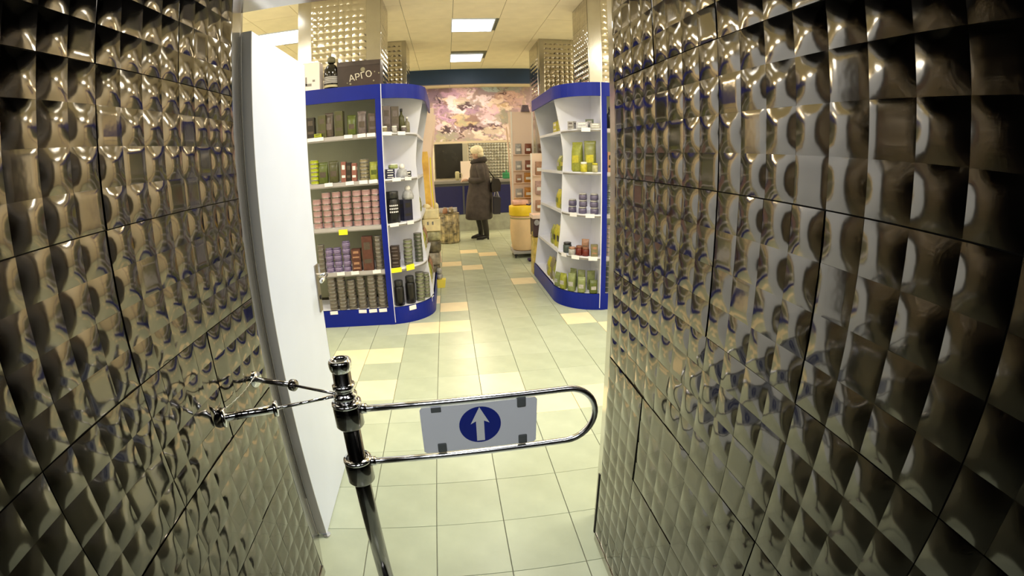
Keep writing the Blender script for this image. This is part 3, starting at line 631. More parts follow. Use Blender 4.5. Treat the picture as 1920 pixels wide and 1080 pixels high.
column('carton', carton_mesh(.085,.07,.07,goods_mat((.10,.06,.05),'dkbrown'),mauve,'dkc'), .0705, 3, *cpos(1,.18,.82,z), z, 'dark brown box', 'the stack right of the post, rounded left end', 'box', 'dark brown boxes')
column('tin', tin_mesh(.045,.036,striped,'striped'), .0365, 7, *cpos(1,.45,.84,z), z, 'striped pale green tin', 'left stack, second shelf, rounded left end', 'tin', 'striped tins second shelf')
column('tin', tin_mesh(.042,.036,goods_mat((.32,.36,.26),'striped2',((.06,.07,.04),30)),'striped2'), .0365, 8, *cpos(1,.78,.84,z), z, 'dull striped tin', 'right stack, second shelf, rounded left end', 'tin', 'dull striped tins')
z = SH[0]
put('jar', jar_mesh(.048,.25,kblack,LIDK,'kb'), 1, .17, .78, z, 'black jar on the lowest rounded shelf, next to the blue post', 'jar')
put('jar', jar_mesh(.048,.275,kblack,LIDK,'kb2'), 1, .39, .76, z, 'taller black jar, second from the post on the lowest rounded shelf', 'jar')
column('tin', tin_mesh(.044,.036,striped,'striped'), .0365, 8, *cpos(1,.60,.86,z), z, 'striped pale green tin', 'left stack, lowest shelf, rounded left end', 'tin', 'striped tins lowest shelf')
column('tin', tin_mesh(.040,.036,striped,'stripedb'), .0365, 7, *cpos(1,.82,.86,z), z, 'striped pale green tin', 'right stack, lowest shelf, rounded left end', 'tin', 'striped tins lowest shelf')
for t, k in ((.16,4),(.42,4),(.3,3),(.55,3),(.2,2),(.52,2)): corner_card(1, t, SH[k]-.010, w=.085)
corner_card(1, .16, SH[1]-.012, YCARD, .10, .045); corner_card(1, .40, SH[1]-.006, YCARD, .09, .055); corner_card(1, .34, .145, CARD, .075, .045); corner_card(1, .82, .155, CARD, .06, .05)
# lettering on the big black bottle
for o in bpy.data.objects:
    if o.name.startswith('black_jar'):
        q = MB(); rr_ = random.Random(2)
        for k in range(3):
            for j in range(5):
                a0 = -pi/2-.6+j*.27; q.add([(.0688*cos(a0+d_), .0688*sin(a0+d_), .10+k*.03+zz) for d_, zz in ((0,0),(.18,0),(.18,.014),(0,.014))], [(0,1,2,3)])
        e = q.build('lettering', CARD, o); o.name = 'lettered_jar'
# things on top of the left unit
o = MB().box(-.09,-.07,0,.09,.07,.28,c=.003).box(-.05,-.0708,.06,-.035,-.07,.14,1).box(-.05,-.0708,.05,.01,-.07,.075,1).box(.02,-.0708,.09,.045,-.07,.11,1).build('white_box', [mat('offwhite_card',(.80,.72,.72),.6), EDGE], None, (-1.27,4.52,2.286)); tag(o, 'white carton with small dark marks on top of the left unit', 'box')
bt = empty('syrup_bottle', (-1.075,4.50,2.286), label='big black bottle with a pale label on top of the left shelving unit', cat='bottle')
MB().lathe([(.066,0),(.072,.008),(.072,.16),(.066,.20),(.045,.235),(.026,.25),(.026,.27)], n=24).build('body', mat('black_glass',(.008,.007,.006),.08), bt)
MB().lathe([(.036,.262),(.04,.275),(.036,.31),(.02,.325)], n=16).build('stopper', mat('olive_cap',(.10,.09,.045),.5), bt)
q = MB(); q.lathe([(.0728,.055),(.0728,.125)], n=24, cap=False, mis=[0]); 
for k, w_ in enumerate((.10,.13,.115,.12)): q.lathe([(.0733,.064+k*.016),(.0733,.069+k*.016)], n=24, cap=False, mi=1)
q.build('label', [mat('bottle_label',(.13,.12,.12),.5), mat('bottle_print',(.55,.55,.56),.5)], bt, fixn=False)
MB().lathe([(.0726,.020),(.0726,.042)], n=24, cap=False).build('band', mat('gold_band',(.45,.40,.24),.5), bt, fixn=False)
bx = empty('gift_box', (-.805,4.55,2.286), label='dark brown gift box with pale lettering on top of the left unit', cat='box')
MB().box(-.205,-.09,0,.205,.09,.235,c=.003).build('body', mat('choc_card',(.028,.014,.012),.4,0,.4,6), bx); MB().box(-.207,-.092,.205,.207,.092,.252,c=.003).build('lid', mat('lid_card',(.05,.035,.035),.3,0,.4,6), bx)
fc_ = bpy.data.curves.new('lettering', 'FONT'); fc_.body = 'АРГО'; fc_.size = .085; fc_.extrude = .0004; fc_.align_x = 'CENTER'; fc_.materials.append(mat('print_cream',(.62,.58,.50),.5))
ft = bpy.data.objects.new('tmp', fc_); COL.objects.link(ft); bpy.context.view_layer.update(); lm_ = bpy.data.meshes.new_from_object(ft.evaluated_get(bpy.context.evaluated_depsgraph_get())); bpy.data.objects.remove(ft)
fo = link('lettering', lm_, bx); fo.location = (.02,-.0912,.075); fo.rotation_euler = (pi/2, .17*-1, 0)
for (x_, z_, r_) in ((.04,.165,.022),(.12,.12,.008),(.15,.135,.007),(.19,.12,.007),(.14,.05,.008),(-.08,.035,.010),(-.11,.045,.006)): q = MB(); q.add([(x_,-.0911,z_)]+[(x_+r_*cos(t*pi/5), -.0911, z_+r_*sin(t*pi/5)) for t in range(10)], [(0,t+1,(t+1)%10+1) for t in range(10)]); q.build('ornament', CM['beige'], bx, fixn=False)

# right unit, rounded end and the slice of its front run
z = SH[4]
put('carton', carton_mesh(.08,.06,.10,goods_mat((.30,.34,.26),'sage'),palew,'sg'), -1, .30, .66, z, 'sage green box at the back of the top shelf, right unit', 'box')
put('carton', carton_mesh(.10,.07,.05,palew,LIDW,'pw'), -1, .18, .86, z, 'flat white packet on the top shelf, right of the right unit', 'packet')
put('carton', carton_mesh(.12,.07,.065,goods_mat((.80,.80,.90),'whiteblue'),LIDW,'wb'), -1, .42, .86, z, 'white bluish packet in the middle of the top right shelf', 'packet')
put('carton', carton_mesh(.07,.06,.08,palew,mauve,'pw2'), -1, .66, .86, z, 'white packet at the aisle end of the top right shelf', 'packet')
z = SH[3]
put('pouch', pouch_mesh(.12,.09,.30,ygr,yel,'yg2'), -1, .62, .74, z, 'large yellow-green bag, aisle side of the pair on the right unit', 'bag')
put('pouch', pouch_mesh(.12,.09,.31,goods_mat((.42,.44,.14),'yg3'),yel,'yg3'), -1, .30, .74, z, 'large olive-yellow bag by the post, fourth shelf of right unit', 'bag')
put('jar', jar_mesh(.035,.10,yel,LIDW,'yj'), -1, .42, .95, z, 'small yellow jar in front of the two large bags', 'jar')
put('jar', jar_mesh(.03,.09,goods_mat((.75,.72,.45),'yj2'),yel,'yj2'), -1, .20, .93, z, 'small cream jar beside the small yellow jar', 'jar')
z = SH[2]
for i, (t, nn) in enumerate(((.72,2),(.45,3),(.20,3))):
    column('jar', jar_mesh(.042,.068,vio,palew,'vio'), .069, nn, *cpos(-1,t,.84,z), z, 'violet striped jar', ('the stack nearest the aisle','the middle stack','the stack by the post')[i]+', middle right shelf', 'jar', 'violet jars on the right unit')
z = SH[1]
put('jar', jar_mesh(.045,.11,goods_mat((.16,.20,.19),'slate'),LIDK,'sl'), -1, .80, .78, z, 'slate grey jar at the aisle end, second shelf of right unit', 'jar')
put('jar', jar_mesh(.04,.08,palew,peach,'pj'), -1, .60, .86, z, 'pale jar with peach lid, second shelf of right unit', 'jar')
for i, t in enumerate((.47,.34)): put('jar', jar_mesh(.038,.10-.01*i,red,goods_mat((.45,.22,.14),'rl'),'rj'), -1, t, .80, z, ('dark red jar, aisle side of two, on the right unit','dark red jar, post side of two, on the right unit')[i], 'jar')
put('carton', carton_mesh(.07,.06,.12,goods_mat((.42,.38,.22),'khaki'),peach,'kh'), -1, .17, .78, z, 'khaki box against the post, second shelf of right unit', 'box')
put('pouch', pouch_mesh(.08,.05,.15,peach,cream_,'pc'), -1, .42, .55, z, 'peach pouch behind the two dark red jars', 'pouch')
z = SH[0]
for i, t in enumerate((.92,.73,.54,.36,.16)): put('pouch', pouch_mesh(.085,.06,(.155,.17,.19,.165,.14)[i],[gpk,ygr,gpk,gpk,green][i],palew,'gp%d' % i), -1, t, .86, z, f'pale green pouch in the front row of the bottom right shelf, {("nearest the aisle","second from the aisle","middle one","second from the post","next to the post")[i]}', 'pouch', 'green pouches on the bottom right shelf')
for i, t in enumerate((.70,.45,.2)): put('pouch', pouch_mesh(.085,.05,.205,gpk,olive,'gq'), -1, t, .62, z, f'green pouch behind the front row, bottom right shelf, {("aisle side","middle","post side")[i]}', 'pouch', 'green pouches behind')
for t, k in ((.35,4),(.75,1),(.5,1),(.2,1),(.28,2),(.6,2)): corner_card(-1, t, SH[k]-.012, w=.09, h=.04)
fyr = 4.88-.46+.07
for i, (kk, n_, me_, h_) in enumerate([(4,1,bottle_mesh(.035,.22,kblack,LIDK,'s1'),.22),(3,1,carton_mesh(.07,.06,.20,peach,kblack,'s2'),.2),(2,4,tin_mesh(.036,.075,goods_mat((.12,.14,.12),'dkg',((.40,.42,.38),20)),'s3'),.076),(1,7,tin_mesh(.04,.046,goods_mat((.66,.56,.50),'bge',((.45,.36,.33),25)),'s4'),.0465),(0,5,tin_mesh(.04,.055,goods_mat((.20,.22,.19),'gry5',((.10,.11,.10),25)),'s5'),.0555)]):
    for c_i in range(2):
        nm = ['bottle','carton','tin','tin','tin'][i]
        column(nm, me_, h_, n_, 1.515+.02+.045+.09*c_i, fyr, SH[kk], ('black bottle','peach carton','dark green tin','beige tin','grey tin')[i], ('first','second')[c_i]+' from the right post, '+('top','fourth','middle','second','bottom')[i]+' shelf', nm, 'goods right of the right post')
# aisle side of right unit: yellow goods
def aisle(sg, y, z, me, name, label, cat, off=.07, group=None):
    root, px, cy, F0, R, fc = UNIT[sg]; o = link(name, me, None, (px+sg*(R(z)-off), cy+y, z), (0,0,sg*pi/2)); tag(o, label, cat, group); return o
for z_, items in ((SH[4], [(.14,'carton',carton_mesh(.18,.09,.13,yel,ygr,'ya'),'bright yellow box on the top shelf of the right aisle side, near end'),(.36,'carton',carton_mesh(.18,.09,.12,yel,LIDW,'yb'),'bright yellow box on the top shelf of the right aisle side, far end')]),
                  (SH[3], [(.15,'pouch',pouch_mesh(.165,.08,.18,green,yel,'ga'),'green pouch on the fourth shelf of the right aisle side, near one'),(.34,'pouch',pouch_mesh(.165,.08,.17,ygr,palew,'gb'),'yellowish pouch on the fourth shelf of the right aisle side, far one')]),
                  (SH[2], [(.14,'pouch',pouch_mesh(.165,.08,.20,ygr,yel,'ya2'),'yellow pouch on the middle shelf of the right aisle side, near one'),(.33,'pouch',pouch_mesh(.165,.08,.21,yel,gpk,'yb2'),'yellow pouch on the middle shelf of the right aisle side, far one')]),
                  (SH[1], [(.12,'pouch',pouch_mesh(.15,.09,.26,yel,navyg,'yc'),'large bright yellow bag on the second shelf of the right aisle side, nearest'),(.29,'pouch',pouch_mesh(.15,.09,.24,yel,kblack,'yd'),'large bright yellow bag on the second shelf of the right aisle side, second'),(.45,'pouch',pouch_mesh(.15,.09,.22,ygr,palew,'ye'),'yellow-green bag on the second shelf of the right aisle side, farthest')]),
                  (SH[0], [(.12,'pouch',pouch_mesh(.15,.09,.22,ygr,palew,'yf'),'yellow-green bag at the near end of the lowest right aisle shelf'),(.29,'pouch',pouch_mesh(.15,.09,.25,cream_,yel,'yg5'),'cream striped bag in the middle of the lowest right aisle shelf'),(.45,'pouch',pouch_mesh(.15,.09,.22,yel,palew,'yh'),'yellow bag at the far end of the lowest right aisle shelf')])):
    for y_, nm, me_, lb in items: aisle(-1, y_, z_, me_, nm, lb, 'box' if nm == 'carton' else 'bag')
for z_, n_ in ((SH[1],4),(SH[0],4),(SH[2],3)):
    for i in range(n_):
        cl = [goods_mat((.62,.60,.25),'straw'),yel,ygr,peach][i]; aisle(1, .13+.27*i, z_, pouch_mesh(.14,.08,.2+.02*(i % 2),cl,LIDW,'al%d' % i), 'pouch', f'{("straw coloured","yellow","yellow-green","peach")[i]} bag on the {("bottom" if z_==SH[0] else "second" if z_==SH[1] else "middle")} shelf of the left aisle side', 'bag')

# ------------------------------------------------------------------ things further down the aisle
# left: curved display stand with an orange panel
CREAMP = mat('cream_laminate', (.90,.70,.58), .5); ORANGE = mat('orange_panel', (.95,.50,.10), .5, 0, .35, 5); YEDGE = mat('yellow_edge', (.95,.80,.05), .4)
ds = empty('display_stand', (-.62,6.25,0), label='tall curved display stand with orange panel on the left of the aisle', cat='stand')
prof2 = [(0,.46),(.5,.43),(.9,.42),(1.3,.40),(1.6,.40),(1.9,.43),(2.15,.46),(2.25,.46)]
MB().prism([(0,0)]+prof2_ if False else [(0,0)]+[(r_, z_) for z_, r_ in prof2]+[(0,2.25)], 0, .02, 'y').build('side_panel', CREAMP, ds)
MB().prism([(0,0)]+[(r_, z_) for z_, r_ in prof2]+[(0,2.25)], .9, .92, 'y').build('side_panel', CREAMP, ds)
MB().prism([(.20,.95),(.39,.95),(.372,1.3),(.37,1.6),(.36,1.68),(.20,1.68)], -.006, 0, 'y').build('poster', ORANGE, ds)
MB().prism([(z2[1]-.012, z2[0]) for z2 in prof2[2:5]]+[(z2[1]+.004, z2[0]) for z2 in prof2[2:5][::-1]], -.01, .012, 'y').build('edge_strip', YEDGE, ds)
MB().box(0,.02,0,.02,.9,2.2).build('back_panel', GREYB, ds)
for z_ in (.3,.7,1.1,1.5,1.85): MB().box(.02,.02,z_-.012,.36,.9,z_).build('shelf', CREAMP, ds)
for i in range(4):
    o = link('carton', carton_mesh(.10,.08,.12,[peach,yel,ygr,peach][i],LIDW,'dsc%d' % i), None, (-.30,6.42+.2*i,1.5)); o.rotation_euler.z = pi/2; tag(o, f'{("peach","yellow","yellow-green","peach")[i]} box on the curved left display stand, {("nearest","second","third","farthest")[i]}', 'box')
# left floor stack in the aisle
fs = empty('pallet', (-.25,5.88,0), label='low blue-grey pallet on the floor behind the left shelving unit', cat='pallet')
SL = mat('slate_plastic', (.13,.16,.20), .5); MB().box(-.12,-.12,.06,.12,.14,.085).build('deck', SL, fs)
for x_ in (-.105,0,.085): MB().box(x_,-.12,0,x_+.02,.14,.06).build('runner', SL, fs)
def bagpile(name, x, y, z, w, d, h, m, label, cat, seed=0):
    b = MB(); n = 14; L = [(0,.9),(.08,1),(.5,1.02),(.85,.97),(1,.82)]; rnd = random.Random(seed); V=[]; F=[]
    for t, a in L:
        for i in range(n):
            an = 2*pi*i/n; sx = abs(cos(an))**.5*(1 if cos(an) > 0 else -1); sy = abs(sin(an))**.5*(1 if sin(an) > 0 else -1); k = a*rnd.uniform(.96,1.03); V.append((w/2*k*sx, d/2*k*sy, h*t))
    for j in range(len(L)-1):
        for i in range(n): F.append((j*n+i, j*n+(i+1) % n, (j+1)*n+(i+1) % n, (j+1)*n+i))
    F.append(tuple(range(n))[::-1]); F.append(tuple((len(L)-1)*n+i for i in range(n))); b.add(V, F, 0, True)
    o = b.build(name, m, None, (x, y, z)); tag(o, label, cat); return o
mixd = mat('dark_mixed', (.12,.10,.06), .5, 0, .9, 14); mixc = mat('cream_mixed', (.85,.72,.42), .5, 0, .15, 12); mixl = mat('lime_mixed', (.55,.55,.10), .5, 0, .5, 14)
bagpile('sack', -.25, 5.90, .085, .20, .22, .17, mixd, 'dark mottled sack standing on the blue-grey pallet', 'sack', 1)
bagpile('sack', -.25, 5.90, .256, .21, .22, .16, mat('grey_mixed', (.30,.26,.20), .5, 0, .6, 14), 'grey-brown sack, second from the bottom of the aisle pile', 'sack', 2)
bagpile('sack', -.235, 5.90, .417, .21, .22, .15, mixd, 'dark sack in the middle of the left aisle pile', 'sack', 3)
bagpile('sack', -.23, 5.90, .568, .21, .22, .12, mat('olive_mixed', (.34,.32,.18), .5, 0, .6, 14), 'olive sack just under the cream carton', 'sack', 4)
o = MB().box(-.11,-.11,0,.11,.11,.15,c=.006).box(-.05,-.111,.08,-.03,-.11,.12,1).box(.01,-.111,.08,.03,-.11,.12,1).build('cream_carton', [mixc, EDGE], None, (-.235,5.90,.689)); tag(o, 'cream carton with two small dark slots on the left aisle pile', 'carton')
o = MB().box(-.10,-.10,0,.10,.10,.12,c=.02).blob((.07,0,.14),(.03,.04,.05),jit=.2).blob((-.05,0,.14),(.05,.06,.04),jit=.3).build('cream_parcel', mixc, None, (-.235,5.90,.84)); tag(o, 'lumpy cream parcel on top of the left aisle pile', 'parcel')
o = MB().prism([(-.06,0),(.06,0),(.075,.10),(-.075,.10)], -.05, .05, 'y').build('yellow_tray', mat('yellow_tray',(.85,.70,.10),.4), None, (-.17,5.62,.30)); o.location = (-.165,5.70,.0); tag(o, 'yellow tapered tub at the foot of the left aisle pile', 'tub')
for i, (x_, z_) in enumerate(((-.19,.1),(-.16,.17))): 
    o = MB().lathe([(.03,0),(.034,.03),(.03,.06),(.015,.07)], n=12).build('pot', palew, None, (-.165,5.70,.10+i*.07)); tag(o, ('lower','upper')[i]+' pale pot stacked in the yellow tub', 'pot', 'pale pots')
# round bin with mixed packets
bn = empty('dump_bin', (-.03,8.98,0), label='round dump bin of mottled packets on the floor left of the customer', cat='bin')
MB().lathe([(.19,.0),(.20,.02),(.205,.56),(.20,.56)], n=24, mis=[0]*3).build('body', mat('packet_mix', (.36,.30,.16), .5, 0, .95, 9), bn)
q = MB()
for z_ in (.03,.2,.38,.56): q.tube([(.209*cos(t*pi/12), .209*sin(t*pi/12), z_) for t in range(24)], .004, 6, closed=True)
for t in range(16): q.tube([(.209*cos(t*pi/8), .209*sin(t*pi/8), .01), (.209*cos(t*pi/8), .209*sin(t*pi/8), .57)], .003, 6)
q.build('wire_cage', mat('wire_grey',(.35,.33,.28),.4,1), bn)
for i in range(7):
    a = i*2*pi/6; r_ = .11 if i < 6 else 0; o = link('packet', pouch_mesh(.13,.06,.10,[palew,peach,cream_][i % 3],LIDW,'bp%d' % (i % 3)), None, (-.03+r_*cos(a), 8.98+r_*sin(a), .57), (0,0,a)); tag(o, f'{("white","peach","cream")[i % 3]} packet on the round dump bin, {("right rim","right back","left back","left rim","left front","right front","middle")[i]}', 'packet', 'packets on the dump bin')
# right: barrel on a dolly
br_ = empty('barrel', (1.15,7.33,.115), label='large pale peach barrel with bright yellow top on a low dolly', cat='barrel')
PEACH = mat('pale_peach', (.85,.62,.36), .5, 0, .12, 4)
MB().lathe([(.165,0),(.175,.02),(.20,.15),(.212,.32),(.205,.50),(.20,.55)], n=28).build('body', PEACH, br_); MB().lathe([(.214,.548),(.222,.56),(.224,.69),(.214,.70),(.05,.715)], n=28).build('lid', mat('orange_yellow',(.95,.66,.03),.45,0,.1,6), br_)
MB().lathe([(.2075,.50),(.211,.505),(.211,.517),(.2075,.52)], n=28, cap=False).build('hoop', mat('olive_hoop',(.35,.32,.15),.5), br_)
o = MB().box(-.14,-.1,0,.1,.1,.07,c=.02).build('pink_parcel', mat('pink_wrap',(.85,.50,.42),.5,0,.2,12), None, (1.12,7.31,.831)); tag(o, 'pink wrapped parcel lying on the yellow barrel top', 'parcel')
dl = empty('dolly', (1.15,7.33,0), label='low dark dolly with castors under the barrel', cat='dolly')
MB().box(-.19,-.19,.07,.19,.19,.11,c=.005).build('platform', mat('dolly_grey',(.35,.34,.34),.5), dl)
for x_ in (-.15,.15):
    for y_ in (-.15,.15): MB().tube([(x_-.012,y_,.035),(x_+.012,y_,.035)], .035, 16).box(x_-.02,y_-.02,.04,x_+.02,y_+.02,.07).build('castor', BLACK, dl)
pj = empty('pallet_jack_handle', (1.235,6.98,0), label='slim dark violet trolley pole with a cross grip before the barrel', cat='trolley')
VI = mat('dark_violet',(.03,.015,.09),.4); MB().tube([(0,0,.02),(0,0,.93)], .011, 10).build('pole', VI, pj); MB().tube([(-.09,0,.86),(-.04,0,.85),(0,0,.89)], .012, 10).build('grip', VI, pj); MB().box(-.08,-.10,.0,.08,.04,.03,c=.004).build('base', VI, pj)
# right: white display stands
def stand(x, y, w, z0, z1, label, items, lab2, flare=.0):
    t = empty('display_stand', (x, y, 0), label=label, cat='stand')
    MB().prism([(-w/2,z0),(w/2,z0),(w/2,z1),(-w/2-flare,z1),(-w/2-flare*.4,z1-.5)], 0, .03, 'y').build('back_panel', CREAMP, t)
    MB().box(-w/2+.02,-.06,0,w/2-.02,.10,z0).build('base', WHITEP, t)
    for s_ in (-1,1): MB().box(s_*w/2-.012,-.012,z0,s_*w/2+.012,.0,z1).build('edge', mat('pale_edge',(.92,.86,.80),.4), t)
    for k, (xx, zz, ww, hh, mt, nm) in enumerate(items):
        MB().box(-w/2+.02,-.05,zz-.01,w/2-.02,0,zz).build('ledge', CREAMP, t) if xx < 0 or k == 0 else None
        o = link('packet', pouch_mesh(ww,.035,hh,mt,LIDW,'st'+nm+str(k)), None, (x+xx, y-.03, zz)); tag(o, f'{nm} packet on the {lab2}, {lv[k // 2] if len(items) > 3 else ("upper","middle","lower")[k]}{(" left"," right")[k % 2] if len(items) > 3 else ""}', 'packet', 'packets on the '+lab2)
lv = ['top row','second row','third row','fourth row','fifth row']
rust = goods_mat((.45,.16,.08), 'rust'); org = goods_mat((.90,.45,.08), 'orange')
stand(1.203, 7.62, .34, .55, 2.31, 'tall white display stand hung with orange packets behind the barrel', [(-.07,1.62,.10,.17,palew,'white'),(.09,1.62,.11,.17,rust,'rust'),(-.07,1.36,.10,.15,palew,'white'),(.09,1.36,.11,.16,rust,'rusty'),(-.07,1.16,.10,.13,peach,'peach'),(.08,1.16,.13,.16,org,'orange'),(-.07,.92,.12,.14,palew,'white'),(.08,.90,.13,.18,org,'orange')], 'tall white stand', .05)
o = MB().prism([(-.06,0),(.08,0),(.05,.11),(-.04,.11)], -.05, .05, 'y').build('grey_vase', goods_mat((.30,.22,.28),'plum'), None, (1.25,7.63,2.31)); tag(o, 'plum grey tapered pot on top of the tall white stand', 'pot')
cur = MB().prism([(-.03,.05),(-.01,.05),(-.01,1.0),(-.03,1.5),(-.075,2.1),(-.095,2.1),(-.055,1.5),(-.035,1.0)], 0, .04, 'y'); cur.prism([(-.035,0),(.06,0),(.06,.05),(-.035,.05)], -.02, .08, 'y')
o = cur.build('leaning_rail', CREAMP, None, (1.10,8.1,0)); tag(o, 'curved cream side rail left of the tall white stand', 'rail')
stand(1.30, 6.75, .22, .50, 1.62, 'lower pink display board between the tall stand and the right unit', [(.0,1.30,.12,.20,peach,'peach'),(.0,1.02,.13,.2,goods_mat((.80,.55,.50),'rose'),'rose'),(.0,.78,.13,.16,peach,'pale peach')], 'pink display board')
# right floor pile
bx = empty('crate', (1.20,6.15,.52), label='dark brown crate with pale round marks on the right floor pile', cat='crate')
MB().box(-.12,-.12,0,.12,.12,.235,c=.004).build('body', mat('dark_crate',(.06,.03,.03),.5,0,.3), bx)
for x_, z_, r_ in ((-.075,.185,.035),(.06,.185,.035),(-.01,.09,.02)): MB().add([(x_,-.121,z_)]+[(x_+r_*cos(t*pi/7), -.121, z_+r_*1.1*sin(t*pi/7)) for t in range(14)], [(0,t+1,(t+1)%14+1) for t in range(14)]).build('round_mark', palew, bx, fixn=False)
o = MB().box(-.13,-.13,0,.13,.13,.012).box(-.13,-.13,.012,-.12,.13,.05).box(.12,-.13,.012,.13,.13,.05).box(-.12,-.13,.012,.12,-.12,.05).box(-.12,.12,.012,.12,.13,.05).build('cream_tray', CREAMP, None, (1.20,6.15,.756)); tag(o, 'shallow cream tray on top of the dark brown crate', 'tray')
GOLD = mat('gold_pack', (.62,.46,.12), .3, 0, .5, 10); 
for i, (x_, m_, h_, lb) in enumerate(((1.115,GOLD,.50,'tall gold carton standing under the crate, aisle side'),(1.19,mat('green_gold',(.34,.34,.14),.4,0,.6,10),.515,'tall green-gold carton under the crate, middle'),(1.27,mat('brown_gold',(.26,.15,.07),.4,0,.6,10),.515,'tall brown carton under the crate, wall side'))):
    o = MB().box(-.036,-.09,0,.036,.09,h_,c=.004).build('tall_carton', m_, None, (x_,6.15,.004)); tag(o, lb, 'carton')
o = MB().lathe([(.03,0),(.034,.06),(.02,.09),(.012,.1)], n=12).build('small_gold_jar', GOLD, None, (1.105,6.12,.505)); tag(o, 'small gold jar on the tall gold carton by the aisle', 'jar')

# ------------------------------------------------------------------ the customer
SKIN = mat('skin', (.62,.40,.30), .5); COAT = mat('coat_cloth', (.055,.045,.045), .8, 0, .25, 12, .3, 30); FUR = mat('cream_wool', (.88,.78,.58), .9, 0, .15, 40, .6, 60); BOOT = mat('boot_leather', (.012,.010,.010), .35)
pr = empty('person', (.57,9.2,0), label='person in a long dark grey coat and fluffy cream hat, turned to the counter', cat='person')
def skin(name, verts, edges, radii, root, m, parent, sub=2):
    me = bpy.data.meshes.new(name); me.from_pydata(verts, edges, []); o = link(name, me, parent); me.materials.append(m)
    md = o.modifiers.new('skin', 'SKIN'); md.use_smooth_shade = True
    for v, r in zip(me.skin_vertices[0].data, radii): v.radius = (r, r) if not isinstance(r, tuple) else r
    me.skin_vertices[0].data[root].use_root = True
    s_ = o.modifiers.new('sub', 'SUBSURF'); s_.levels = sub; s_.render_levels = sub; return o
# faces -x; local coordinates about the feet
V = [(0.02,0,.92),(.03,0,1.12),(.03,0,1.36),(.0,0,1.50),(-.02,0,1.58),(-.035,0,1.66),(-.03,0,1.74),
     (.0,.09,.88),(-.03,.10,.48),(.03,.10,.10),(-.06,.10,.035), (.05,-.09,.88),(.07,-.10,.48),(.12,-.10,.10),(0.05,-.10,.035),
     (.03,.17,1.42),(.05,.22,1.17),(-.17,.17,1.16),(.03,-.17,1.42),(.06,-.23,1.17),(-.19,-.12,1.17)]
E_ = [(0,1),(1,2),(2,3),(3,4),(4,5),(5,6),(0,7),(7,8),(8,9),(9,10),(0,11),(11,12),(12,13),(13,14),(2,15),(15,16),(16,17),(2,18),(18,19),(19,20)]
Rr = [.14,.12,.14,.055,.05,.085,.085,.085,.045,.028,.014,.085,.045,.028,.014,.055,.045,.028,.055,.045,.028]
skin('body', V, E_, Rr, 0, SKIN, pr)
# hands with five fingers, holding the counter edge
def hand(cx, cy, cz, nm, s):
    v = [(cx,cy,cz),(cx-.045,cy,cz+.004),(cx-.085,cy,cz)]; e = [(0,1),(1,2)]; r = [.022,(.034),(.03)]
    for k, (dy, L) in enumerate(((-.03,.055),(-.01,.065),(.01,.062),(.03,.048))):
        i = len(v); v += [(cx-.085-L*.45, cy+dy, cz+.004),(cx-.085-L*.8, cy+dy, cz-.018),(cx-.085-L*.85, cy+dy, cz-.036)]; e += [(2,i),(i,i+1),(i+1,i+2)]; r += [.009,.008,.007]
    i = len(v); v += [(cx-.05, cy+.04*s, cz-.005),(cx-.085, cy+.058*s, cz-.012),(cx-.105, cy+.055*s, cz-.022)]; e += [(1,i),(i,i+1),(i+1,i+2)]; r += [.012,.010,.008]
    skin(nm, v, e, r, 0, SKIN, pr, 1)
hand(-.17,.17,1.16,'hand',-1); hand(-.19,-.12,1.17,'hand',1)
# face: nose, eyes, mouth, ear
MB().prism([(-.113,1.660),(-.150,1.640),(-.113,1.622)], -.012, .012, 'y').build('nose', SKIN, pr); MB().blob((-.113,0,1.60),(.012,.022,.006)).build('mouth', mat('lips',(.42,.14,.12),.5), pr)
for y_ in (-.035,.035): MB().blob((-.105,y_,1.668),(.01,.014,.008)).build('eye', BLACK, pr); MB().blob((-.02,y_*2.5,1.645),(.02,.012,.032)).build('ear', SKIN, pr)
# coat: one lofted surface plus sleeves
secs = [(.40,.0,.25,.23),(.42,.0,.262,.24),(.60,.01,.262,.235),(.85,.025,.25,.225),(1.05,.035,.215,.205),(1.2,.04,.195,.20),(1.35,.035,.185,.205),(1.45,.03,.155,.185),(1.52,.015,.11,.12),(1.57,.0,.085,.085)]
b = MB(); n_ = 28; VV = []; FF = []
for j, (z_, c0, rx, ry) in enumerate(secs):
    for i in range(n_):
        a = 2*pi*i/n_; k = 1+(.035*sin(a*7+j*.3) if z_ < 1.0 else .012*sin(a*5)); VV.append((c0+rx*k*cos(a), ry*k*sin(a), z_))
for j in range(len(secs)-1):
    for i in range(n_): FF.append((j*n_+i, j*n_+(i+1) % n_, (j+1)*n_+(i+1) % n_, (j+1)*n_+i))
FF.append(tuple(range(n_))[::-1]); FF.append(tuple((len(secs)-1)*n_+i for i in range(n_))); b.add(VV, FF, 0, True)
b.tube([(.03,.15,1.44),(.05,.21,1.34),(.06,.235,1.18),(-.02,.215,1.155),(-.15,.175,1.16)], [.075,.075,.07,.062,.052], 14)
b.tube([(.03,-.15,1.44),(.05,-.21,1.34),(.07,-.235,1.18),(-.03,-.19,1.155),(-.17,-.125,1.17)], [.075,.075,.07,.062,.052], 14)
b.build('coat', COAT, pr)
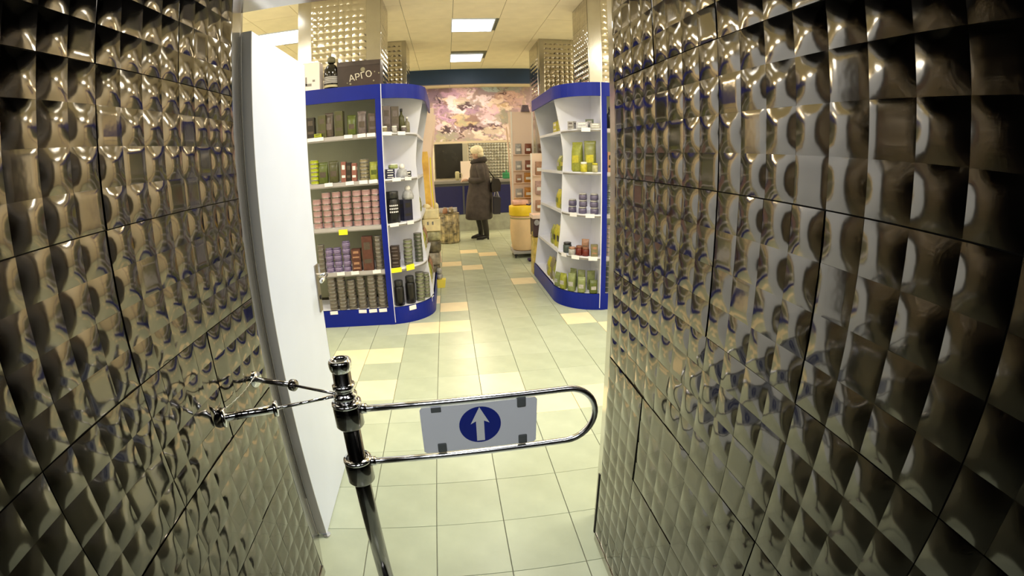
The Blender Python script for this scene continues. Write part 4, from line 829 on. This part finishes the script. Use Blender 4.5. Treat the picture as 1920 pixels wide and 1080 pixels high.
q = MB(); q.tube([(.115*cos(t*pi/8)-.0+.015, .115*sin(t*pi/8), 1.53+.025*cos(t*pi/8)) for t in range(16)], [.05+.012*cos(t*pi/8) for t in range(16)], 12, closed=True); q.blob((.10,0,1.50),(.06,.10,.07)); q.build('hood', mat('hood_cloth',(.03,.024,.025),.85,0,.3,20), pr)
q = MB(); q.blob((-.005,0,1.735),(.125,.12,.10),18,12,jit=.12,seed=3); q.blob((.05,0,1.665),(.075,.095,.08),14,10,jit=.15,seed=5); q.build('hat', FUR, pr)
for (x_, y_) in ((-.02,.10),(.075,-.10)):
    q = MB(); q.tube([(x_+.055,y_,.07),(x_+.05,y_,.20),(x_+.02,y_,.38),(x_+.01,y_,.46)], [.050,.056,.066,.070], 14); q.tube([(x_+.075,y_,.062),(x_+.03,y_,.058),(x_-.04,y_,.042),(x_-.105,y_,.028),(x_-.14,y_,.022)], [.036,.042,.036,.028,.012], 12); q.tube([(x_+.085,y_,.0),(x_+.075,y_,.06)], [.016,.027], 10); q.prism([(x_-.145,0),(x_-.02,0),(x_+.04,.03),(x_-.145,.02)], y_-.03, y_+.03, 'y'); q.build('boot', BOOT, pr)
hb = empty('shoulder_bag', (.90,9.12,.92), label='black shoulder bag hanging behind the person in the grey coat', cat='bag')
MB().prism([(-.08,0),(.08,.02),(.10,.17),(.06,.26),(-.055,.27),(-.09,.14)], -.12, .12, 'y').build('body', BLACK, hb); MB().tube([(.0,.06,.25),(-.12,.05,.42),(-.22,.10,.565),(-.30,.14,.575),(-.36,.10,.50),(-.34,.0,.40)][:4], .012, 8).build('strap', BLACK, hb)
tb = empty('carrier_bag', (.90,9.05,.50), label='small dark carrier bag held low behind the grey coat', cat='bag')
MB().prism([(-.06,0),(.07,0),(.085,.32),(-.05,.34)], -.07, .07, 'y').build('body', mat('dark_bag',(.02,.02,.03),.4), tb); MB().tube([(-.04,0,.33),(-.02,0,.43),(.03,0,.43),(.06,0,.32)], .007, 8).build('handle', CARD, tb)
